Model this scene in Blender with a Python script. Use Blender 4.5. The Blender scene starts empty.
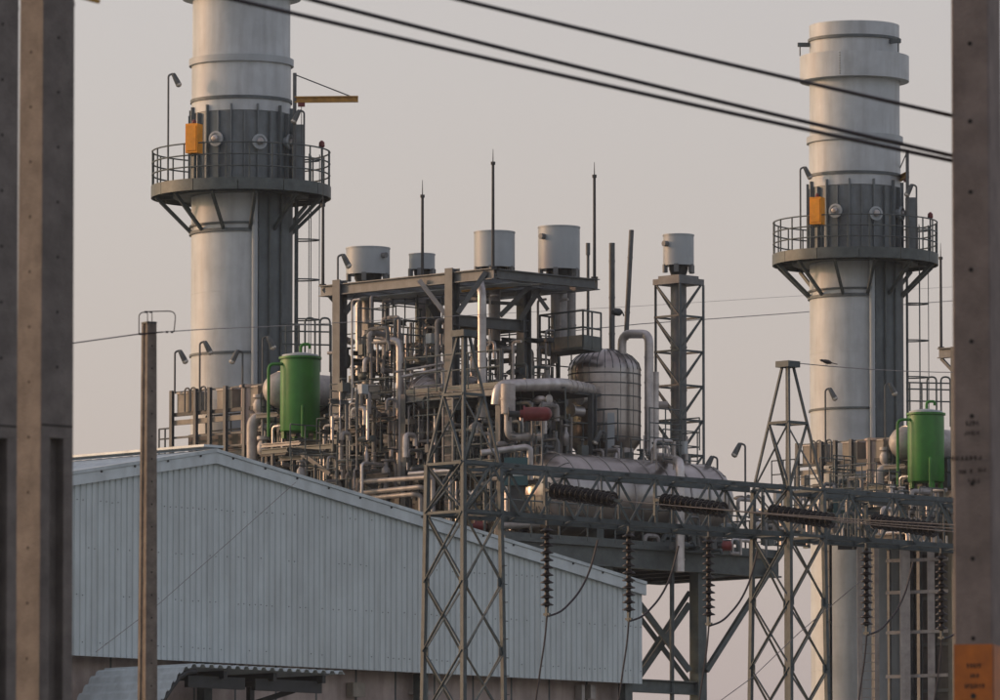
import bpy, bmesh, math, random
from mathutils import Vector, Matrix
R = math.radians
random.seed(7)
sc = bpy.context.scene
COL = sc.collection
# ------------------------------------------------------------------ camera
F = 7600.0                      # focal length in pixels of a 1000 px wide picture
PITCH = math.atan((1060 - 350) / F)
CAMZ = 1.7
cd = bpy.data.cameras.new('camera'); cam = bpy.data.objects.new('camera', cd); COL.objects.link(cam)
cam.location = (0, 0, CAMZ); cam.rotation_euler = (R(90) + PITCH, 0, 0)
cd.sensor_width = 36; cd.lens = F * 36 / 1000; cd.clip_start = 1; cd.clip_end = 20000
cd.dof.use_dof = True; cd.dof.focus_distance = 215; cd.dof.aperture_fstop = 8
sc.camera = cam
# ------------------------------------------------------------------ sky, sun, exposure
SUN_EL, SUN_AZ = R(12), R(-78)          # azimuth from +Y (view direction) towards +X: the sun is left, behind the plant
w = bpy.data.worlds.new('World'); sc.world = w; w.use_nodes = True
nt = w.node_tree; nt.nodes.clear()
sky = nt.nodes.new('ShaderNodeTexSky'); sky.sky_type = 'NISHITA'; sky.sun_disc = False
sky.sun_elevation = SUN_EL; sky.sun_rotation = SUN_AZ; sky.air_density = 1.2; sky.dust_density = 5; sky.ozone_density = 1.5
veil = nt.nodes.new('ShaderNodeMixRGB'); veil.blend_type = 'ADD'; veil.inputs[0].default_value = 1.0
veil.inputs[2].default_value = (3.8, 3.22, 3.4, 1)     # even smog veil added to the clear sky
gain = nt.nodes.new('ShaderNodeVectorMath'); gain.operation = 'SCALE'; gain.inputs['Scale'].default_value = 1.2
bg = nt.nodes.new('ShaderNodeBackground'); bg.inputs[1].default_value = 0.1
wo = nt.nodes.new('ShaderNodeOutputWorld')
nt.links.new(sky.outputs[0], gain.inputs[0]); nt.links.new(gain.outputs[0], veil.inputs[1]); nt.links.new(veil.outputs[0], bg.inputs[0]); nt.links.new(bg.outputs[0], wo.inputs[0])
sd = bpy.data.lights.new('sun', 'SUN'); sun = bpy.data.objects.new('sun', sd); COL.objects.link(sun)
sd.energy = 1.4; sd.angle = R(3); sd.color = (1.0, 0.52, 0.33)
sdir = Vector((math.sin(SUN_AZ) * math.cos(SUN_EL), math.cos(SUN_AZ) * math.cos(SUN_EL), math.sin(SUN_EL)))
sun.rotation_euler = sdir.to_track_quat('Z', 'Y').to_euler()
sc.view_settings.view_transform = 'Standard'; sc.view_settings.look = 'None'
sc.view_settings.exposure = 0; sc.view_settings.gamma = 1

# ------------------------------------------------------------------ helpers
CP, SP = math.cos(PITCH), math.sin(PITCH)
def W(px, py, Y):               # the place at distance Y that the photograph shows at (px, py)
    a, b = (px - 500) / F, (350 - py) / F
    d = Vector((a, CP - b * SP, SP + b * CP)); t = Y / d.y
    return Vector((d.x * t, Y, CAMZ + d.z * t))
U = Vector((1, 1, 0)).normalized(); V = Vector((-1, 1, 0)).normalized(); Z = Vector((0, 0, 1)); X = Vector((1, 0, 0))
def m(px, Y): return px * Y / F
def on_grid(px, base, dirn):    # point on the horizontal line base + t*dirn that shows at column px
    k = (px - 500) / F; t = (k * base.y - base.x) / (dirn.x - k * dirn.y)
    return base + dirn * t

class MB:
    def __init__(s): s.v = []; s.f = []
    def add(s, vs, fs):
        n = len(s.v); s.v += [Vector(x) for x in vs]; s.f += [[i + n for i in f] for f in fs]; return s
    def obox(s, c, a, b, h):
        vs = [c + a * i + b * j + h * k for k in (-1, 1) for (i, j) in ((-1, -1), (1, -1), (1, 1), (-1, 1))]
        return s.add(vs, [(3, 2, 1, 0), (4, 5, 6, 7), (0, 1, 5, 4), (1, 2, 6, 5), (2, 3, 7, 6), (3, 0, 4, 7)])
    def box(s, c, su, sv, sz, au=U, av=V): return s.obox(c, au * su / 2, av * sv / 2, Z * sz / 2)
    def frame(s, p, q, up=Z):
        d = (q - p); L = d.length; d = d / L
        if abs(d.dot(up)) > 0.98: up = V
        a = d.cross(up).normalized(); b = a.cross(d).normalized(); return d, a, b, L
    def bar(s, p, q, wd, h=None, up=Z):
        h = h or wd; d, a, b, L = s.frame(p, q, up)
        return s.obox((p + q) / 2, a * wd / 2, b * h / 2, d * L / 2)
    def ang(s, p, q, wd, up=Z, t=0.014, sx=1, sy=1):
        d, a, b, L = s.frame(p, q, up); c = (p + q) / 2
        s.obox(c + b * sy * (-wd / 2 + t / 2), a * wd / 2, b * t / 2, d * L / 2)
        s.obox(c + a * sx * (-wd / 2 + t / 2) + b * sy * t / 2, a * t / 2, b * (wd / 2 - t / 2), d * L / 2); return s
    def ibeam(s, p, q, wd, h, up=Z, t=0.03):
        d, a, b, L = s.frame(p, q, up); c = (p + q) / 2
        s.obox(c + b * (h / 2 - t / 2), a * wd / 2, b * t / 2, d * L / 2)
        s.obox(c - b * (h / 2 - t / 2), a * wd / 2, b * t / 2, d * L / 2)
        s.obox(c, a * t * 0.4, b * (h / 2 - t), d * L / 2); return s
    def loft(s, rings, closed_ends=True):
        n = len(rings[0]); base = len(s.v); fs = []
        for r in rings: s.v += r
        for k in range(len(rings) - 1):
            for i in range(n):
                j = (i + 1) % n
                fs.append([base + k * n + i, base + k * n + j, base + (k + 1) * n + j, base + (k + 1) * n + i])
        if closed_ends:
            fs.append([base + i for i in range(n)][::-1]); fs.append([base + (len(rings) - 1) * n + i for i in range(n)])
        s.f += fs; return s
    def cyl(s, p, q, r, seg=12, r2=None):
        d, a, b, L = s.frame(p, q); r2 = r if r2 is None else r2
        cs = [(math.cos(2 * math.pi * i / seg), math.sin(2 * math.pi * i / seg)) for i in range(seg)]
        return s.loft([[p + (a * x + b * y) * r for x, y in cs], [q + (a * x + b * y) * r2 for x, y in cs]])
    def tube(s, pts, r, seg=10, bend=0.0, bands=0.0):
        pts = [Vector(p) for p in pts]; path = [pts[0]]
        for i in range(1, len(pts) - 1):
            A, B, C = pts[i - 1], pts[i], pts[i + 1]
            if bend <= 0: path.append(B); continue
            l = min(bend, (A - B).length * 0.48, (C - B).length * 0.48)
            p0 = B + (A - B).normalized() * l; p2 = B + (C - B).normalized() * l
            for k in range(6):
                t = k / 5; path.append(p0 * (1 - t) ** 2 + B * 2 * t * (1 - t) + p2 * t * t)
        path.append(pts[-1])
        T = [(path[min(i + 1, len(path) - 1)] - path[max(i - 1, 0)]).normalized() for i in range(len(path))]
        up = Z if abs(T[0].dot(Z)) < 0.9 else X
        a = T[0].cross(up).normalized(); rings = []
        for p, t in zip(path, T):
            a = (a - t * a.dot(t)).normalized(); b = t.cross(a)
            rings.append([p + (a * math.cos(2 * math.pi * i / seg) + b * math.sin(2 * math.pi * i / seg)) * r for i in range(seg)])
        s.loft(rings)
        if bands > 0:
            for i in range(len(path) - 1):
                A, B = path[i], path[i + 1]; L = (B - A).length
                if L < bands * 0.6: continue
                n = max(1, int(L / bands))
                for k in range(n):
                    c = A.lerp(B, (k + 0.5) / n); d = (B - A).normalized()
                    s.cyl(c - d * 0.022, c + d * 0.022, r * 1.05 + 0.006, seg)
        return s
    def lathe(s, prof, o, axis=Z, seg=32, cap=True, ref=None):
        axis = axis.normalized(); ref = ref or (X if abs(axis.dot(X)) < 0.9 else Z)
        a = (ref - axis * axis.dot(ref)).normalized(); b = axis.cross(a)
        rings = [[o + axis * h + (a * math.cos(2 * math.pi * i / seg) + b * math.sin(2 * math.pi * i / seg)) * max(r, 0.001) for i in range(seg)] for r, h in prof]
        return s.loft(rings, cap)
    def arc_box(s, o, r0, r1, z0, z1, a0, a1, n):      # curved slab about a vertical axis through o
        rings = []
        for k in range(n + 1):
            t = a0 + (a1 - a0) * k / n; d = Vector((math.cos(t), math.sin(t), 0))
            rings.append([o + d * r0 + Z * z0, o + d * r1 + Z * z0, o + d * r1 + Z * z1, o + d * r0 + Z * z1])
        return s.loft(rings)
    def torus(s, o, Rm, r, seg=48, sg=6):
        n0 = len(s.v)
        for i in range(seg):
            t = 2 * math.pi * i / seg; d = Vector((math.cos(t), math.sin(t), 0))
            for j in range(sg):
                p = 2 * math.pi * j / sg; s.v.append(o + d * (Rm + r * math.cos(p)) + Z * (r * math.sin(p)))
        for i in range(seg):
            for j in range(sg):
                i2, j2 = (i + 1) % seg, (j + 1) % sg
                s.f.append([n0 + i * sg + j, n0 + i2 * sg + j, n0 + i2 * sg + j2, n0 + i * sg + j2])
        return s
    def mesh(s, name, origin):
        me = bpy.data.meshes.new(name); me.from_pydata([v - origin for v in s.v], [], s.f); me.validate()
        bm = bmesh.new(); bm.from_mesh(me); bmesh.ops.recalc_face_normals(bm, faces=bm.faces); bm.to_mesh(me); bm.free()
        me.shade_smooth(); me.set_sharp_from_angle(angle=R(35)); return me

def rootof(o):
    while o.parent: o = o.parent
    return o
def tag(o, label, cat=None, group=None, kind=None):
    if label: o['label'] = label
    if cat: o['category'] = cat
    if group: o['group'] = group
    if kind: o['kind'] = kind
    return o
def thing(name, label, cat, loc, group=None):
    o = bpy.data.objects.new(name, None); o.empty_display_size = 0.2; COL.objects.link(o); o.location = loc
    return tag(o, label, cat, group)
def part(name, mb, mt, parent):
    org = rootof(parent).location
    me = mb.mesh(name, Vector(org)); me.materials.append(mt)
    o = bpy.data.objects.new(name, me); COL.objects.link(o); o.parent = parent; return o
def single(name, mb, mt, label, cat, origin, group=None):
    me = mb.mesh(name, Vector(origin)); me.materials.append(mt)
    o = bpy.data.objects.new(name, me); COL.objects.link(o); o.location = origin; return tag(o, label, cat, group)
def share(name, src, parent, loc, rot=None):         # another piece with the same mesh, placed relative to its root
    o = bpy.data.objects.new(name, src.data); COL.objects.link(o); o.parent = parent; o.location = loc
    if rot: o.rotation_euler = rot
    return o
def copy_tree(o, parent=None):
    c = o.copy(); COL.objects.link(c); c.parent = parent
    for ch in o.children: copy_tree(ch, c)
    return c
UNIT = Vector((20.9, 20.9, 0))                       # the second boiler unit stands here relative to the first
def second(o, label, rz=0):
    c = copy_tree(o); c.location = Vector(o.location) + UNIT; c['label'] = label; c.rotation_euler.z += rz; return c

# ------------------------------------------------------------------ materials
def mat(name, col, rough=0.6, metal=0.0, var=0.25, scale=3.0, streak=0.0, bump=0.0, tint=None, spec=0.5, bscale=40):
    mt = bpy.data.materials.new(name); mt.use_nodes = True; n = mt.node_tree; b = n.nodes['Principled BSDF']
    tc = n.nodes.new('ShaderNodeTexCoord'); oi = n.nodes.new('ShaderNodeObjectInfo')
    vec = n.nodes.new('ShaderNodeVectorMath'); vec.operation = 'ADD'
    n.links.new(tc.outputs['Object'], vec.inputs[0]); n.links.new(oi.outputs['Random'], vec.inputs[1])
    n1 = n.nodes.new('ShaderNodeTexNoise'); n1.inputs['Scale'].default_value = scale; n1.inputs['Detail'].default_value = 6; n1.inputs['Roughness'].default_value = 0.65
    n.links.new(vec.outputs[0], n1.inputs['Vector'])
    rp = n.nodes.new('ShaderNodeValToRGB'); c = Vector(col)
    d = Vector(tint) if tint else c * (1 - var)
    rp.color_ramp.elements[0].position = 0.32; rp.color_ramp.elements[1].position = 0.68
    rp.color_ramp.elements[0].color = (*d, 1); rp.color_ramp.elements[1].color = (*[min(1, x * (1 + var * 0.35)) for x in c], 1)
    n.links.new(n1.outputs['Fac'], rp.inputs['Fac']); out = rp.outputs['Color']
    if streak > 0:
        mp = n.nodes.new('ShaderNodeMapping'); mp.inputs['Scale'].default_value = (2.2, 2.2, 0.3)
        n.links.new(vec.outputs[0], mp.inputs['Vector'])
        n2 = n.nodes.new('ShaderNodeTexNoise'); n2.inputs['Scale'].default_value = 1.6; n2.inputs['Detail'].default_value = 5
        n.links.new(mp.outputs[0], n2.inputs['Vector'])
        r2 = n.nodes.new('ShaderNodeValToRGB'); r2.color_ramp.elements[0].position = 0.42; r2.color_ramp.elements[1].position = 0.72
        r2.color_ramp.elements[0].color = (1, 1, 1, 1); r2.color_ramp.elements[1].color = (0.45, 0.42, 0.40, 1)
        n.links.new(n2.outputs['Fac'], r2.inputs['Fac'])
        mx = n.nodes.new('ShaderNodeMixRGB'); mx.blend_type = 'MULTIPLY'; mx.inputs[0].default_value = streak
        n.links.new(out, mx.inputs[1]); n.links.new(r2.outputs[0], mx.inputs[2]); out = mx.outputs[0]
    n.links.new(out, b.inputs['Base Color'])
    b.inputs['Roughness'].default_value = rough; b.inputs['Metallic'].default_value = metal
    b.inputs['Specular IOR Level'].default_value = spec
    if bump > 0:
        n3 = n.nodes.new('ShaderNodeTexNoise'); n3.inputs['Scale'].default_value = bscale; n3.inputs['Detail'].default_value = 5
        n.links.new(vec.outputs[0], n3.inputs['Vector'])
        bp = n.nodes.new('ShaderNodeBump'); bp.inputs['Strength'].default_value = bump; bp.inputs['Distance'].default_value = 0.02
        n.links.new(n3.outputs['Fac'], bp.inputs['Height']); n.links.new(bp.outputs[0], b.inputs['Normal'])
    return mt
M = {
 'stack': mat('stack_paint', (0.47, 0.52, 0.54), 0.5, 0.0, 0.22, 0.55, 0.35, 0.06, bscale=2.5),
 'band': mat('bare_band_steel', (0.165, 0.197, 0.21), 0.5, 0.1, 0.3, 2.0, 0.4),
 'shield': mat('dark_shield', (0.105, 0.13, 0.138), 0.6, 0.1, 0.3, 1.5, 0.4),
 'steel': mat('teal_grey_steel', (0.085, 0.105, 0.105), 0.55, 0.2, 0.35, 3),
 'beam': mat('grey_beam_paint', (0.165, 0.178, 0.182), 0.6, 0.1, 0.3, 2.5, 0.4),
 'frame': mat('brown_grey_frame', (0.105, 0.118, 0.122), 0.6, 0.1, 0.35, 2.5, 0.4),
 'galv': mat('galvanised_lattice', (0.072, 0.094, 0.10), 0.6, 0.1, 0.35, 4, 0.3),
 'dark': mat('dark_steel', (0.035, 0.04, 0.042), 0.6, 0.1, 0.3, 3),
 'clad': mat('aluminium_cladding', (0.50, 0.485, 0.475), 0.4, 0.6, 0.35, 1.6, 0.55, 0.25, bscale=6),
 'vessel': mat('vessel_cladding', (0.35, 0.33, 0.318), 0.3, 0.9, 0.22, 0.9, 0.3, 0.3, bscale=4),
 'pipegrey': mat('grey_lagging', (0.29, 0.285, 0.28), 0.5, 0.2, 0.35, 2, 0.5),
 'pale': mat('pale_pipe', (0.40, 0.38, 0.36), 0.55, 0.2, 0.3, 3, 0.4),
 'silencer': mat('silencer_paint', (0.34, 0.385, 0.405), 0.5, 0.0, 0.1, 1.4, 0.12),
 'casing': mat('casing_panel', (0.085, 0.08, 0.078), 0.7, 0.05, 0.45, 1.2, 0.6),
 'tan': mat('tan_cabinet', (0.24, 0.22, 0.18), 0.6, 0, 0.3, 2.5, 0.4),
 'green': mat('green_paint', (0.035, 0.205, 0.026), 0.5, 0, 0.25, 1.6, 0.4),
 'orange': mat('orange_paint', (0.85, 0.33, 0.015), 0.5, 0, 0.25, 3),
 'yellow': mat('yellow_brown_jib', (0.40, 0.22, 0.04), 0.55, 0, 0.4, 5, 0.3),
 'red': mat('dark_red_paint', (0.15, 0.02, 0.02), 0.45, 0, 0.3, 4, 0.3),
 'shed': mat('shed_sheet', (0.49, 0.56, 0.572), 0.5, 0.1, 0.1, 0.8, 0.24),
 'trim': mat('shed_trim', (0.50, 0.57, 0.59), 0.5, 0.15, 0.15, 1.5, 0.3),
 'canopy': mat('canopy_sheet', (0.47, 0.545, 0.565), 0.5, 0.05, 0.2, 2, 0.3),
 'plaster': mat('brown_plaster', (0.42, 0.355, 0.325), 0.8, 0, 0.25, 1.5, 0.5),
 'concrete': mat('pole_concrete', (0.165, 0.152, 0.142), 0.85, 0, 0.35, 4.0, 0.45, 0.6, bscale=60),
 'brownconc': mat('brown_pole_concrete', (0.185, 0.155, 0.142), 0.85, 0, 0.35, 3.0, 0.35, 0.6, bscale=60),
 'oldconc': mat('old_pole_concrete', (0.19, 0.165, 0.14), 0.85, 0, 0.4, 6.0, 0.6, 0.6, bscale=50),
 'hole': mat('hole_shadow', (0.012, 0.011, 0.01), 0.9),
 'porcelain': mat('brown_porcelain', (0.009, 0.005, 0.0045), 0.5, 0, 0.3, 6),
 'cable': mat('black_cable', (0.009, 0.005, 0.009), 0.5),
 'wire': mat('grey_wire', (0.13, 0.12, 0.12), 0.5, 0.5),
 'sign': mat('sign_orange', (0.36, 0.10, 0.004), 0.55, 0, 0.3, 6),
 'ink': mat('stencil_ink', (0.025, 0.018, 0.014), 0.8, 0, 0.5, 30),
 'glass': mat('lamp_glass', (0.45, 0.43, 0.38), 0.2, 0.3),
 'teal': mat('teal_cabinet', (0.025, 0.085, 0.095), 0.5, 0, 0.3, 3),
 'panel_blue': mat('pale_blue_panel', (0.30, 0.36, 0.37), 0.35, 0, 0.2, 3),
 'ground': mat('dry_ground', (0.24, 0.235, 0.225), 0.95, 0, 0.5, 0.15, 0, 0.4, tint=(0.09, 0.10, 0.05), bscale=3),
}
# ------------------------------------------------------------------ ground
g = MB().add([(-6000, -2000, 0), (6000, -2000, 0), (6000, 12000, 0), (-6000, 12000, 0)], [(0, 1, 2, 3)])
me = g.mesh('ground', Vector()); me.materials.append(M['ground']); go = bpy.data.objects.new('ground', me); COL.objects.link(go); go['kind'] = 'structure'

# ------------------------------------------------------------------ shed
NW = -V                                              # outward normal of the gable (towards camera, right)
CR = W(642, 600, 207); CR.z = 0                      # right gable corner on plan
ap = on_grid(213, CR, U); HALF = (CR - ap).length
zA = W(213, 456.5, ap.y).z; zE = W(642, 588.5, 207).z; zB = W(640, 684, 207).z
LEFT = CR - U * 2 * HALF
def roofz(t): return zE + (zA - zE) * (1 - abs(t - HALF) / HALF)     # t measured from the right corner
shed = thing('metal_shed', 'large blue-grey corrugated metal shed with a low gable roof', 'shed', ap)
SW = 1.0; RIBP = 0.2
def sheet(t0, t1):
    b = MB(); ts = []; t = t0
    while t < t1 - 1e-6:
        for dt, dep in ((0, 0), (0.115, 0), (0.135, 0.032), (0.18, 0.032)):
            if t + dt < t1: ts.append((t + dt, dep))
        t += RIBP
    ts.append((t1, 0))
    n = len(ts); vs = []
    for tt, dep in ts:
        o = CR - U * tt - NW * dep
        vs += [o + Z * zB, o + Z * (roofz(tt) - 0.02)]
    return b.add(vs, [(2 * i, 2 * i + 2, 2 * i + 3, 2 * i + 1) for i in range(n - 1)])
t = 0.0; k = 0
while t < 2 * HALF - 0.01:
    t1 = min(t + SW, 2 * HALF); b = sheet(t, t1)
    jog = NW * (0.004 * (k % 2)); b.v = [v + jog for v in b.v]
    sh = part('cladding_sheet', b, M['shed'], shed)
    scr = MB()
    for zz in (zB + .35, zB + 1.55, zB + 2.75, zB + 3.95, zB + 5.1):
        tt = t + .06
        while tt < t1:
            if zz < roofz(tt) - .4 and random.random() < .45:
                p = CR - U * tt + NW * .012 + Z * (zz + random.uniform(-.015, .015)); scr.obox(p, U * .01, NW * .008, Z * .012)
            tt += RIBP
    if scr.v: part('screws', scr, M['frame'], sh)['kind'] = 'stuff'
    t = t1; k += 1
for (ta, tb) in ((-0.06, HALF), (HALF, 2 * HALF + 0.06)):   # barge flashing, two stepped bands per slope
    A = CR - U * ta + Z * (roofz(ta) - 0.02); B = CR - U * tb + Z * (roofz(tb) - 0.02)
    part('barge_flashing', MB().obox((A + B) / 2 + NW * 0.06 - Z * 0.02, (B - A) / 2, NW * 0.05, Z * 0.14), M['trim'], shed)
    part('verge_cap', MB().obox((A + B) / 2 + NW * 0.02 + Z * 0.17, (B - A) / 2, NW * 0.12, Z * 0.045), M['canopy'], shed)
    d = (B - A); n = int(d.length / 1.1); sb = None
    for i in range(n):
        p = A + d * ((i + 0.5) / n) + NW * 0.11 + Z * 0.09
        if sb is None:
            sb = part('bolt', MB().cyl(p, p + NW * 0.03, 0.03, 6), M['dark'], shed); p0 = p
        else: share('bolt', sb, shed, p - p0)
for s in (-1, 1):                                     # roof slopes, ribs running down the slope
    b = MB(); L = 26.0; n = int(L / 0.4); vs = []
    e = CR if s < 0 else LEFT
    te = -0.1 if s < 0 else 2 * HALF + 0.1
    for i in range(n + 1):
        for dt, dep in ((0, 0), (0.28, 0), (0.31, 0.04), (0.37, 0.04)):
            off = V * (i * 0.4 + dt + 0.02) + Z * (0.15 + dep)
            vs += [CR - U * te + Z * roofz(te) + off, CR - U * HALF + Z * zA + off]
    nn = len(vs) // 2
    part('roof_slope', b.add(vs, [(2 * i, 2 * i + 2, 2 * i + 3, 2 * i + 1) for i in range(nn - 1)]), M['trim'], shed)
part('ridge_cap', MB().obox(CR - U * HALF + Z * (zA + 0.27) + V * 13, U * 0.35, V * 13, Z * 0.03), M['trim'], shed)
part('side_wall', MB().obox(CR + V * 13.1 + Z * ((zE + zB) / 2) - U * 0.08, U * 0.05, V * 13, Z * (zE - zB - 0.1) / 2), M['shed'], shed)
part('side_wall', MB().obox(LEFT + V * 13.1 + Z * ((zE + zB) / 2) + U * 0.08, U * 0.05, V * 13, Z * (zE - zB - 0.1) / 2), M['shed'], shed)
# lower recessed wall of plaster panels with brown joints
wb = CR + V * 0.75
for i in range(22):
    c = wb - U * (0.75 + i * 1.45)
    part('wall_panel', MB().obox(c + Z * (zB + 0.3) / 2, U * 0.69, V * 0.08, Z * (zB + 0.3) / 2), M['plaster'], shed)
    part('panel_joint', MB().obox(c - U * 0.725 + V * 0.02 + Z * (zB + 0.3) / 2, U * 0.034, V * 0.1, Z * (zB + 0.3) / 2), M['frame'], shed)
part('soffit_beam', MB().obox(CR - U * HALF + V * 0.25 + Z * (zB + 0.24), U * (HALF - 0.1), V * 0.1, Z * 0.2), M['dark'], shed)
part('soffit', MB().obox(CR - U * HALF + V * 0.5 + Z * (zB + 0.46), U * (HALF - 0.1), V * 0.42, Z * 0.02), M['plaster'], shed)
for i in range(5):
    c = CR - U * (0.35 + i * 7.8) + V * 0.3
    part('column', MB().obox(c + Z * zB / 2, U * 0.14, V * 0.14, Z * zB / 2), M['steel'], shed)
# small fittings under the eave
for px, py, wpx, hpx, mt in ((356, 690, 12, 14, 'tan'), (420, 693, 16, 4, 'pale'), (590, 692, 5, 14, 'pale'), (580, 693, 3, 16, 'pale')):
    q = on_grid(px, wb, U); p = W(px, py, q.y - 0.35)
    part('wall_fitting', MB().box(p, m(wpx, p.y) / .7, 0.25, m(hpx, p.y)), M[mt], shed)
# canopy: ribs run outwards, flat top then curving down at its left end
can = thing('canopy', 'pale corrugated canopy with a curved end under the shed gable', 'canopy', on_grid(260, CR, U))
cz = W(270, 674.5, on_grid(270, CR, U).y - 2.4).z
cr0 = on_grid(345, CR + NW * 3.4, U)
Lf = (on_grid(197, CR + NW * 3.4, U) - cr0).length
prof = []; t = 0.0; q = 0
while t < Lf + 3.2:
    if t < Lf: x, z = t, 0.0
    else:
        ra, am = 0.9, 0.86
        a = min((t - Lf) / ra, am); x = Lf + ra * math.sin(a); z = -ra * (1 - math.cos(a))
        if (t - Lf) / ra > am:
            e = (t - Lf) - ra * am; x += e * math.cos(am); z -= e * math.sin(am)
    prof.append((x, z + (0.075 if q % 6 in (2, 3, 4) else 0))); t += 0.05; q += 1
vs = []
for x, z in prof:
    o = cr0 - U * x + Z * (cz + z)
    vs += [o, o - NW * 3.3, o - Z * 0.02, o - NW * 3.3 - Z * 0.02]
fs = []
for i in range(len(prof) - 1):
    a, b_ = 4 * i, 4 * i + 4
    fs += [(a, b_, b_ + 1, a + 1), (a + 2, a + 3, b_ + 3, b_ + 2), (a, a + 2, b_ + 2, b_), (a + 1, b_ + 1, b_ + 3, a + 3)]
part('roof_sheet', MB().add(vs, fs), M['canopy'], can)
for i in range(3):
    o = cr0 - U * (0.6 + i * Lf / 3) + Z * (cz - 0.16)
    part('rafter', MB().bar(o - NW * 0.15, o - NW * 3.2, 0.12, 0.2), M['dark'], can)
o = cr0 - NW * 0.4 + Z * (cz - 0.36)
part('edge_beam', MB().bar(o - U * 0.5, o - U * (Lf * 0.55), 0.14, 0.3), M['dark'], can)
part('edge_beam', MB().bar(o - U * (Lf * 0.62), o - U * (Lf * 1.0), 0.14, 0.3), M['dark'], can)
part('strut', MB().bar(o - U * 1.4 - Z * 0.1, o - U * 4.2 - NW * 2.4 - Z * 1.3, 0.1, 0.14), M['dark'], can)
part('curved_rib', MB().tube([cr0 - U * x + Z * (cz + z - 0.12) - NW * 0.1 for x, z in prof[int(Lf / .05)::6]], 0.07, 6), M['dark'], can)
part('curved_rib', MB().tube([cr0 - U * x + Z * (cz + z - 0.12) - NW * 3.25 for x, z in prof[int(Lf / .05)::6]], 0.07, 6), M['dark'], can)
part('post', MB().bar(cr0 - U * (Lf + 2.1) - NW * 0.3, cr0 - U * (Lf + 2.1) - NW * 0.3 + Z * (cz - 1.75), 0.15), M['dark'], can)
part('post', MB().bar(cr0 - U * (Lf + 2.1) - NW * 3.0, cr0 - U * (Lf + 2.1) - NW * 3.0 + Z * (cz - 1.75), 0.15), M['dark'], can)
part('post', MB().bar(cr0 - U * 0.6 - NW * 2.9, cr0 - U * 0.6 - NW * 2.9 + Z * (cz - 0.27), 0.15), M['dark'], can)

# ------------------------------------------------------------------ generic builders of the plant
def railing(parent, pts, h=1.1, mt='steel', r=0.026, step=1.2):
    for a, b in zip(pts[:-1], pts[1:]):
        L = (b - a).length; n = max(1, round(L / step))
        for z in (h, h * 0.55): part('rail', MB().cyl(a + Z * z, b + Z * z, r, 6), M[mt], parent)
        part('toe_board', MB().bar(a + Z * 0.07, b + Z * 0.07, 0.015, 0.13), M[mt], parent)
        for i in range(n + 1):
            p = a.lerp(b, i / n); part('post', MB().cyl(p, p + Z * h, r, 6), M[mt], parent)
def ladder(parent, p, h, side, w_=0.45, mt='steel', cage=True, out=None, step=0.3, hoop=1.3):
    part('stringer', MB().bar(p - side * w_ / 2, p - side * w_ / 2 + Z * h, 0.05), M[mt], parent)
    part('stringer', MB().bar(p + side * w_ / 2, p + side * w_ / 2 + Z * h, 0.05), M[mt], parent)
    b = MB(); n = int(h / step)
    for i in range(n): b.cyl(p - side * w_ / 2 + Z * (i + .5) * step, p + side * w_ / 2 + Z * (i + .5) * step, 0.014, 5)
    part('rungs', b, M[mt], parent)
    if cage:
        out = out or side.cross(Z); nh = int(h / hoop)
        for i in range(1, nh + 1):
            zz = h * i / nh - 0.2
            pts = [p + Z * zz + side * (0.36 * math.cos(a)) + out * (0.75 * math.sin(a)) for a in [math.pi * j / 10 for j in range(11)]]
            part('cage_hoop', MB().tube(pts, 0.024, 5), M[mt], parent)
        for j in (2, 5, 8):
            a = math.pi * j / 10; q = p + side * (0.36 * math.cos(a)) + out * (0.75 * math.sin(a))
            part('cage_strap', MB().bar(q + Z * 1.0, q + Z * h, 0.02, 0.02), M[mt], parent)
def floodlight(p, h, label, lean=1, reach=0.3, group='floodlights on thin posts'):
    o = thing('floodlight_post', label, 'floodlight', p, group)
    t_ = p + Z * h
    part('post', MB().tube([p, t_, t_ + X * lean * reach * 0.5 + Z * 0.05], 0.035, 6, 0.12), M['frame'], o)
    d = (X * lean * 0.45 - Z * 0.9).normalized(); s_ = t_ + X * lean * reach * 0.5 + Z * 0.06
    hd = part('lamp_head', MB().lathe([(0.045, 0), (0.07, 0.04), (0.085, 0.2), (0.095, 0.38)], s_, d, 10), M['frame'], o)
    part('lens', MB().lathe([(0.097, 0.38), (0.1, 0.44), (0.045, 0.49)], s_, d, 10), M['glass'], hd)
    return o

# ------------------------------------------------------------------ exhaust stacks
SO = W(240.5, 350, 245); SO.z = 0
def zl(py): return W(240, py + 3.5, 245).z
RS = m(50, 245)
stack = thing('exhaust_stack', 'nearer tall pale grey exhaust stack, its top out of the picture', 'chimney', SO, 'exhaust stacks')
zr = lambda py: W(853, py + 5.5, 266).z; zt = zr(21)
prev = 0.4
zdeck = zl(185.5)
secs = [(0.0, zl(353)), (zl(353), zl(231)), (zl(231), zdeck + 0.05), (zdeck + 0.05, zl(112)), (zl(112), zl(99)), (zl(99), zl(60)), (zl(60), zr(78)), (zr(78), zr(36)), (zr(36), zt)]
for i, (a, b_) in enumerate(secs):
    rr = RS * (1.0 if i != 3 else 0.985) if i < 6 else RS * 0.985
    mb = MB(); n = max(1, int((b_ - a) / 1.5)); pr = []
    for k in range(n + 1):                      # plate courses: fine raised weld seams
        z_ = a + (b_ - a) * k / n
        if 0 < k < n: pr += [(rr, z_ - 0.012), (rr + 0.006, z_ - 0.008), (rr + 0.006, z_ + 0.008), (rr, z_ + 0.012)]
        else: pr.append((rr, z_))
    mb.lathe(pr, SO, Z, 64)
    part('shell_section', mb, M['band' if i == 3 else 'stack'], stack)
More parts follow.
